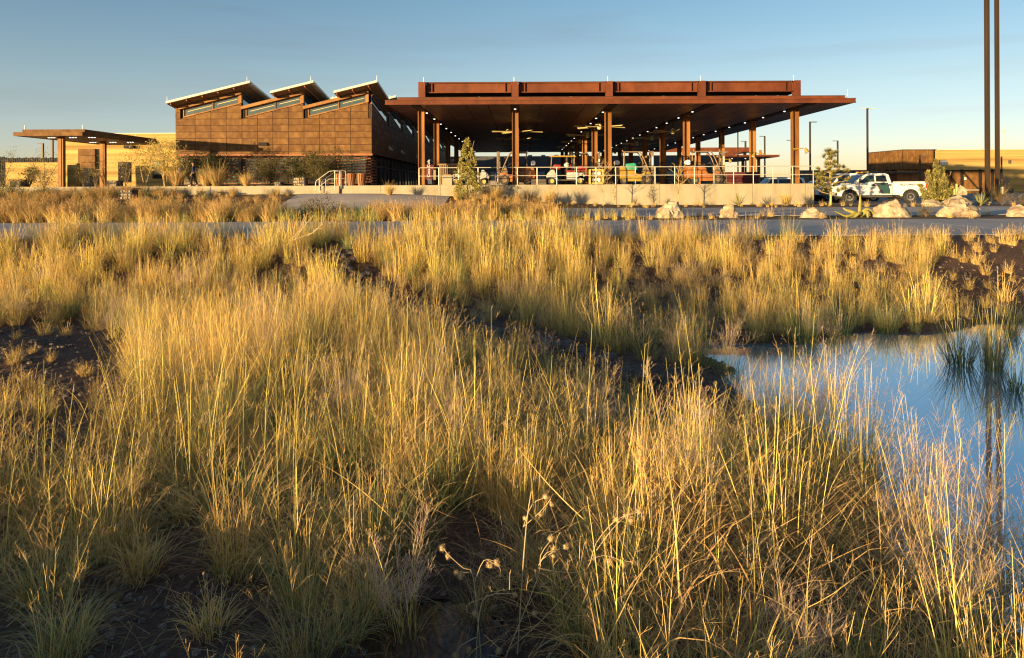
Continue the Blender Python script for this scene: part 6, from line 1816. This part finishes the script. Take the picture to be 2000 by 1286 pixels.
def tree(name, label, cat, px, D, z, trunks, H, W_, crown_lo, cols, leaf, n_per, nclump, seed, bark='bark', shape='round', rad=.25, group=None, aspect=.35, up=0, trunk_r=.05):
    rs = random.Random(seed)
    t = thing(name, label, cat, (WX(px, D), D, z), 0, group)
    tb = MB(); br = MB(); ends = []
    for k in range(trunks):
        a = 2 * pi * k / max(1, trunks) + rs.uniform(-.4, .4)
        lean = 0 if trunks == 1 else rs.uniform(.15, .45)
        pts = limb_path(rs, (0, 0, -.05), (cos(a) * lean, sin(a) * lean, 1), H * (.8 if shape != 'cone' else .96), 6, .10)
        m_ = len(pts)
        tb.tube(pts, [trunk_r * (1 - .75 * i / m_) for i in range(m_)], 7)
        for i in range(2, m_):
            for q in range(3):
                b = rs.uniform(0, 2 * pi)
                bl = limb_path(rs, pts[i], (cos(b), sin(b), rs.uniform(.3, .9)), W_ * rs.uniform(.25, .5) * ((.42 - .38 * i / m_) if shape in ('cone', 'multi') else 1), 3, .25)
                br.tube(bl, [trunk_r * .3, trunk_r * .22, trunk_r * .14, trunk_r * .08], 5)
                ends.append(bl[-1]); ends.append(bl[-2])
    part('trunk', tb, M[bark], t, smooth=True)
    part('branches', br, M[bark], t, smooth=True)
    cs, rds = [], []
    if shape == 'cone':
        for k in range(nclump):
            u = rs.random() ** 1.25
            zc = crown_lo + (H - crown_lo) * u
            R_ = W_ / 2 * (1 - u) ** (.8 if nclump < 400 else .62) * (1 if u > .12 else .75 + u * 2) + .05
            a = rs.uniform(0, 2 * pi); rr_ = R_ * math.sqrt(rs.uniform(.25, 1)) * (.92 + .12 * sin(3 * a + seed))
            cs.append((rr_ * cos(a), rr_ * sin(a), zc)); rds.append(rad * (.55 + .6 * (1 - u)))
    elif shape == 'multi':
        sp = [(0, 0, 1.0, .34), (.30, .1, .80, .30), (-.32, -.05, .74, .30), (.12, -.3, .66, .3), (-.15, .28, .7, .28), (.5, -.1, .5, .26), (-.52, .1, .46, .26), (-.3, -.32, .42, .25), (.36, -.36, .4, .25)]
        for k in range(nclump):
            ox, oy, hh, wd = sp[rs.choice((0, 0, 0, 1, 1, 2, 2, 3, 3, 4, 5, 5, 6, 6, 7, 8))]
            u = rs.random() ** 1.1; a = rs.uniform(0, 2 * pi)
            rr_ = wd * W_ / 2 * (1 - u) ** .75 * math.sqrt(rs.uniform(.1, 1)) + rs.uniform(0, .05)
            lean_ = .35 + .65 * u
            cs.append((ox * W_ / 2 * lean_ * 1.25 + rr_ * cos(a), oy * W_ / 2 * lean_ * 1.25 + rr_ * sin(a), crown_lo + (H * hh - crown_lo) * u)); rds.append(rad * (.5 + .6 * (1 - u)))
    else:
        for k in range(nclump):
            if ends and rs.random() < .6:
                e = rs.choice(ends); cs.append(tuple(e + Vector((rs.uniform(-.2, .2), rs.uniform(-.2, .2), rs.uniform(-.1, .2)))))
            else:
                a = rs.uniform(0, 2 * pi); u = rs.random(); rr_ = W_ / 2 * math.sqrt(rs.random())
                zc = crown_lo + (H - crown_lo) * u
                cs.append((rr_ * cos(a) * (1 - .4 * abs(u - .4)), rr_ * sin(a), zc))
            rds.append(rad * rs.uniform(.6, 1.2))
    link('crown', leaf_cloud('crown', cs, n_per, rds, leaf, cols, seed, aspect=aspect, up=up), t)
    return t
CY_ = [(.34, .30, .08), (.44, .37, .10), (.24, .23, .065)]
tree('cypress', 'slender cone shaped young cypress in front of the left dock railing', 'tree', 913, 42.2, -.6, 1, 3.55, 1.95, .35, CY_, .115, 26, 250, 3, shape='cone', rad=.165, up=1.0, trunk_r=.05)
tree('juniper', 'broad bushy juniper right of the white pickup', 'tree', 1829, 40.2, PZ, 2, 2.62, 2.5, .02, [(.28, .25, .07), (.38, .32, .10), (.19, .19, .06)], .11, 28, 460, 5, shape='multi', rad=.17, up=.9, trunk_r=.05)
# young pine: needle balls at the ends of open branches
def pine(px, D, z, seed):
    rs = random.Random(seed)
    t = thing('young_pine', 'open young pine with needle clumps at the dock wall corner', 'tree', (WX(px, D), D, z))
    H = 3.15
    part('trunk', MB().tube([(0, 0, -.05), (.03, 0, .8), (-.02, 0, 1.7), (.02, 0, 2.5), (0, 0, H)], [.065, .055, .04, .025, .012], 8), M['bark_pale'], t, smooth=True)
    br = MB(); cs = []
    for lv in range(8):
        zc = .62 + lv * .31
        R_ = max(.14, (.98 if lv in (0, 1) else (1.0 if lv in (2, 3) else .95 - .13 * (lv - 2))))
        if lv >= 5: R_ = .36
        for k in range(6 if lv < 5 else 4):
            a = 2 * pi * k / (6 if lv < 5 else 4) + lv * .7 + rs.uniform(-.3, .3)
            rr_ = R_ * rs.uniform(.65, 1.08)
            p1 = Vector((rr_ * .55 * cos(a), rr_ * .55 * sin(a), zc + .10)); p2 = Vector((rr_ * cos(a), rr_ * sin(a), zc + rs.uniform(.18, .36)))
            br.tube([(0, 0, zc), p1, p2], [.018, .012, .006], 5)
            cs += [tuple(p2), tuple(p2 + Vector((rs.uniform(-.12, .12), rs.uniform(-.12, .12), rs.uniform(-.05, .12))))]
            if rs.random() < .6: cs.append(tuple(p1 + Vector((0, 0, .05))))
    cs += [(0, 0, H), (.08, 0, H - .1), (-.1, .03, H - .18), (0, 0, H - .3)]
    part('branches', br, M['bark_pale'], t, smooth=True)
    r_ = np.random.RandomState(seed); B = Blades(r_)
    c = np.repeat(np.array(cs), 150, axis=0); n = len(c)
    th = np.arccos(r_.uniform(-.35, 1, n))
    cc = np.where((r_.uniform(0, 1, n) < .3)[:, None], jit(r_, (.46, .39, .12), n), jit(r_, (.26, .26, .085), n))
    B.strips(c, r_.uniform(0, 6.28, n), th, th - .2, r_.uniform(.11, .25, n), np.full(n, .016), 1, cc, cc * 1.1, tipw=.4)
    link('crown', B.mesh('crown', M['leafy']), t)
pine(1622, 42.0, PZ + .02, 4)

GOLD = [(.56, .43, .11), (.44, .36, .10), (.62, .47, .13)]
DARK = [(.055, .065, .022), (.09, .095, .032), (.12, .105, .04)]
OLV = [(.20, .17, .055), (.27, .21, .075), (.14, .13, .045)]
MESQ = [(.10, .092, .03), (.155, .125, .045), (.07, .07, .025)]
tree('golden_acacia', 'golden leaved multi stemmed tree at the left corner of the hall', 'tree', 322, 46.2, DK, 5, 2.95, 2.1, 1.0, GOLD, .11, 20, 210, 11, 'bark_pale', rad=.28, aspect=.3, trunk_r=.035)
tree('golden_acacia', 'sparse golden tree between the small canopy and the brighter golden one', 'tree', 283, 47.5, DK, 3, 2.75, 2.6, 1.2, GOLD, .10, 16, 120, 12, 'bark_pale', rad=.3, aspect=.3, trunk_r=.03)
tree('golden_acacia', 'thin golden tree just right of the second post of the small canopy', 'tree', 245, 47.8, DK, 3, 2.2, 1.9, .9, OLV + GOLD, .08, 12, 60, 13, 'bark', rad=.28, aspect=.3, trunk_r=.025)
tree('dark_shrub', 'dark leafy shrub at the left end of the louvred hall', 'shrub', 372, 49.6, DK, 3, 1.95, 2.0, .5, DARK, .12, 26, 170, 14, rad=.34)
tree('dark_shrub', 'dark leafy shrub behind the largest spiky tuft', 'shrub', 421, 49.4, DK, 3, 2.05, 1.8, .5, DARK, .12, 26, 170, 15, rad=.34)
tree('mesquite', 'olive mesquite tree in front of the middle louvre bay', 'tree', 521, 49.2, DK, 2, 1.95, 2.0, .3, MESQ, .11, 30, 190, 16, rad=.36, aspect=.25, trunk_r=.035)
tree('dark_shrub', 'dark shrub left of the drooping mesquite', 'shrub', 576, 49.3, DK, 2, 1.95, 1.5, .6, DARK, .12, 26, 130, 17, rad=.32)
tree('mesquite', 'wide drooping mesquite left of the slatted planters', 'tree', 628, 48.6, DK, 3, 2.0, 3.1, .55, MESQ, .13, 30, 280, 18, rad=.38, aspect=.22, trunk_r=.04)
tree('dark_shrub', 'dark rounded shrub in front of the low tan wall', 'shrub', 56, 46.5, DK, 2, 1.25, .95, .1, DARK, .09, 24, 70, 19, rad=.20)
tree('feathery_tree', 'feathery thin tree in front of the low tan wall', 'tree', 86, 46.0, DK, 3, 2.3, 2.5, .8, OLV + GOLD, .08, 10, 70, 20, rad=.3, aspect=.25, trunk_r=.025)
tree('feathery_tree', 'feathery tree at the left edge of the picture', 'tree', 4, 46.0, DK, 2, 2.6, 1.6, 1.0, OLV, .09, 12, 60, 21, rad=.3, aspect=.25, trunk_r=.03)
tree('desert_broom', 'olive bush rising from the bed below the low tan wall', 'shrub', 84, 41.0, -.5, 5, 1.75, 1.5, .2, OLV, .10, 18, 80, 22, rad=.24, aspect=.2, up=1.2, trunk_r=.015)
tree('desert_broom', 'dark olive bush at the lower left of the low tan wall', 'shrub', 18, 41.0, -.5, 4, 1.15, 1.4, .1, OLV + DARK, .10, 18, 70, 23, rad=.22, aspect=.2, up=1.0, trunk_r=.015)
tree('desert_broom', 'small olive bush between the posts of the small canopy', 'shrub', 163, 47.0, DK, 4, 1.35, 1.6, .2, DARK + OLV, .09, 18, 80, 24, rad=.24, aspect=.25, trunk_r=.015)
tree('desert_broom', 'thin straw coloured bush beside the second small canopy post', 'shrub', 186, 45.0, DK, 4, 1.3, .9, .3, [(.36, .27, .11), (.28, .22, .09)], .09, 12, 50, 25, rad=.2, aspect=.2, up=1, trunk_r=.015)
tree('low_shrub', 'low grey green cushion shrub between two boulders at the right', 'shrub', 1808, 25.6, PZ, 4, .30, .5, .05, [(.10, .10, .035), (.20, .14, .05)], .05, 16, 50, 26, rad=.09, aspect=.3, trunk_r=.01)
tree('low_shrub', 'low dark shrub at the right of the boulders by the yard', 'shrub', 1992, 39.6, PZ, 4, .45, .9, .05, [(.10, .09, .035), (.20, .14, .05)], .06, 16, 50, 27, rad=.14, aspect=.3, trunk_r=.01)
tree('low_shrub', 'low brown shrub right of the two tall poles', 'shrub', 1958, 40, PZ, 4, .5, 1.3, .05, [(.20, .13, .05), (.26, .18, .07)], .06, 14, 50, 28, rad=.15, aspect=.3, trunk_r=.01)
tree('dark_shrub', 'dark green bush in the bed before the steps', 'shrub', 620, 25.4, PZ, 4, .55, 1.6, .05, [(.07, .065, .03), (.12, .09, .04)], .06, 18, 80, 29, rad=.16, aspect=.3, trunk_r=.012)
tree('dark_shrub', 'brown dead bush at the left end of the near bed', 'shrub', 118, 25.4, PZ, 5, .75, 1.1, .1, [(.16, .08, .035), (.10, .06, .03)], .07, 14, 60, 30, rad=.16, aspect=.2, up=1, trunk_r=.012)
tree('dark_shrub', 'dark brown bush left of the dark green bush in the bed', 'shrub', 525, 25.6, PZ, 5, .80, .7, .1, [(.12, .07, .035), (.09, .06, .03)], .06, 14, 50, 31, rad=.15, aspect=.2, up=1, trunk_r=.012)

def sapling(label, px, D, z, H, seed, spread=.9, low=.45):
    rs = random.Random(seed)
    t = thing('bare_sapling', label, 'tree', (WX(px, D), D, z))
    pts = limb_path(rs, (0, 0, -.05), (0, 0, 1), H, 6, .06)
    part('trunk', MB().tube(pts, [.028, .026, .023, .018, .013, .009, .005], 6), M['bark_pale'], t, smooth=True)
    br = MB(); ends = []
    for i in range(2, 7):
        for q in range(4):
            a = rs.uniform(0, 6.28)
            bl = limb_path(rs, pts[i - 1].lerp(pts[i], rs.random()), (cos(a), sin(a), rs.uniform(.3, 1.2)), spread * rs.uniform(.4, 1), 4, .3)
            br.tube(bl, [.013, .010, .008, .006, .004], 5)
            for s_ in range(2):
                a2 = rs.uniform(0, 6.28)
                tw = limb_path(rs, bl[2 + s_], (cos(a2), sin(a2), .6), spread * .35, 3, .3)
                br.tube(tw, [.007, .005, .004, .003], 4); ends.append(tuple(tw[-1]))
    part('branches', br, M['bark_pale'], t, smooth=True)
    link('crown', leaf_cloud('crown', ends, 4, .08, .05, [(.32, .22, .09), (.22, .17, .07)], seed), t)
sapling('bare branching sapling in front of the pale yellow lamp cabinet', 1178, 42.0, -.82, 2.0, 41, 1.15)
sapling('bare knobbly sapling before the dock wall between the yellow and orange forklifts', 1325, 42.0, -.9, 2.05, 42, .95)
sapling('thin leafless sapling before the right half of the dock wall', 1200, 41.2, -.85, .9, 43, .4)

def yucca(label, px, D, z, s, seed, n=46, col=(.26, .25, .08), dead=False):
    rs = np.random.RandomState(seed); B = Blades(rs)
    a = rs.uniform(0, 6.28, n); base = np.stack([.05 * np.cos(a), .05 * np.sin(a), np.full(n, .05)], -1)
    c = jit(rs, col, n, .25)
    th = rs.uniform(.05, 1.25, n)
    B.strips(base, a, th, th + .1, s * rs.uniform(.75, 1.1, n), np.full(n, .042 * s / .8), 2, c, c * 1.15, tipw=.08, twist=.3)
    t = thing('yucca', label, 'yucca', (WX(px, D), D, z))
    link('leaves', B.mesh('leaves', M['rush']), t)
    part('stem', MB().tube([(0, 0, -.05), (0, 0, .1)], [.08, .05], 8), M['bark'], t)
yucca('upright yellow green yucca at the foot of the slender cypress', 902, 41.0, -.72, .85, 1)
yucca('dry brown yucca against the dock wall right of the cypress', 1030, 41.4, -.75, .72, 2, 50, (.20, .13, .06))
yucca('spiky yellow green yucca in the middle of the right dock wall', 1443, 41.4, PZ, .78, 3)
yucca('thin pale yucca near the right end of the dock wall', 1533, 41.4, PZ, .7, 4, 34, (.30, .25, .10))
yucca('bright yucca at the foot of the left hand tall pole', 1915, 39.5, PZ, .75, 5, 50, (.30, .30, .09))
yucca('spiky plant left of the dock wall yucca row, low and dark', 1240, 41.6, -.95, .45, 6, 30, (.16, .11, .05))

# agave with long curling leaves
ag = thing('agave', 'yellow green agave with long curling leaves between the boulders', 'agave', (WX(1680, 25.5), 25.5, PZ))
M['agave'] = mat('agave_skin', (.28, .25, .06), (.22, .21, .055), 4, rough=.5)
for k, pts in enumerate(([(0, 0, .0), (-.02, 0, .25), (.0, 0, .55), (.0, 0, .80)], [(0, 0, .05), (-.2, -.05, .12), (-.55, -.1, .04), (-.95, -.1, .22)], [(0, 0, .05), (-.3, .1, .2), (-.45, .12, .25), (-.55, .15, .33)], [(0, 0, .05), (.2, -.05, .28), (.45, -.1, .12), (.7, -.1, .03)],
                         [(0, 0, .05), (.15, -.2, .2), (.12, -.3, .05), (.1, -.35, -.02)], [(0, 0, .05), (.25, .1, .26), (.6, .15, .1), (.85, .2, .02)], [(0, 0, .05), (-.15, -.25, .15), (-.35, -.3, .02), (-.5, -.35, .0)])):
    sm = []
    P_ = [Vector(p) for p in pts]
    for i in range(3):
        for q in np.linspace(0, 1, 5)[:-1] if i < 2 else np.linspace(0, 1, 5):
            p0, p1, p2, p3 = P_[max(i - 1, 0)], P_[i], P_[i + 1], P_[min(i + 2, 3)]
            q = float(q); sm.append(.5 * ((2 * p1) + (p2 - p0) * q + (2 * p0 - 5 * p1 + 4 * p2 - p3) * q * q + (3 * p1 - p0 - 3 * p2 + p3) * q ** 3))
    part('leaf', MB().tube(sm, [.075 * (1 - .85 * (i / len(sm)) ** 1.4) for i in range(len(sm))], 7), M['agave'], ag, smooth=True)

# boulders
def boulder(label, px, D, w, h, seed, d=None):
    bm = bmesh.new(); bmesh.ops.create_icosphere(bm, subdivisions=4, radius=1)
    rs = random.Random(seed); o3 = Vector((seed * 7.1, seed * 3.3, seed * 1.7))
    planes = [(Vector((rs.uniform(-1, 1), rs.uniform(-1, 1), rs.uniform(-.2, 1))).normalized(), rs.uniform(.62, .88)) for _ in range(9)]
    for v in bm.verts:
        p = v.co.copy()
        for nrm, dd in planes:
            e = p.dot(nrm) - dd
            if e > 0: p -= nrm * e * .9
        k = 1 + .20 * mnoise.fractal(p * 1.6 + o3, .8, 2.1, 5) + .05 * mnoise.noise(p * 6 + o3) - .10 * max(0, .12 - abs(mnoise.noise(p * 2.3 + o3))) / .12
        v.co = Vector((p.x * k * w / 2 * 1.12, p.y * k * (d or w * .75) / 2 * 1.12, p.z * k * h * .78 + h * .28))
    me = bpy.data.meshes.new('boulder'); bm.to_mesh(me); bm.free()
    for p in me.polygons: p.use_smooth = True
    me.set_sharp_from_angle(angle=R(28)); me.materials.append(M['boulder'])
    D_ = D; X_ = WX(px, D_)
    setp(link('boulder', me, None, (X_, D_, float(gz(X_, D_)) - .05)), label, 'boulder', 'pale boulders beside the paths')
boulder('pale boulder standing left of the other boulders, before the dock wall', 1305, 25.6, 1.05, .64, 1)
boulder('small pointed boulder second from the left, before the dock wall', 1424, 25.6, .58, .52, 2)
boulder('grass fringed boulder left of the agave', 1588, 25.2, .85, .42, 3)
boulder('broad pale boulder right of the agave', 1742, 25.4, 1.15, .60, 4)
boulder('low boulder at the foot of the juniper', 1822, 38.6, 1.1, .42, 5)
boulder('rounded boulder right of the juniper foot, behind the large jagged one', 1866, 38.8, 1.5, .62, 6)
boulder('large jagged boulder with a split face in front of the juniper', 1870, 25.3, 1.35, .66, 7)
boulder('boulder cut off by the right edge of the picture', 1992, 25.4, .95, .44, 8)
boulder('small pale boulder by the gate bollards', 1878, 83, 1.1, 1.2, 9)
dv = thing('drain_cap', 'small dark drain cap on the verge behind the broad boulder', 'drain cap', (WX(1768, 37.8), 37.8, PZ))
part('cap', MB().tube([(0, 0, 0), (0, 0, .12), (0, 0, .2)], [.14, .12, .04], 10), M['darkgrey'], dv, smooth=True)
part('rim', MB().tube([(0, 0, 0), (0, 0, .03)], .17, 12), M['darkgrey'], dv)
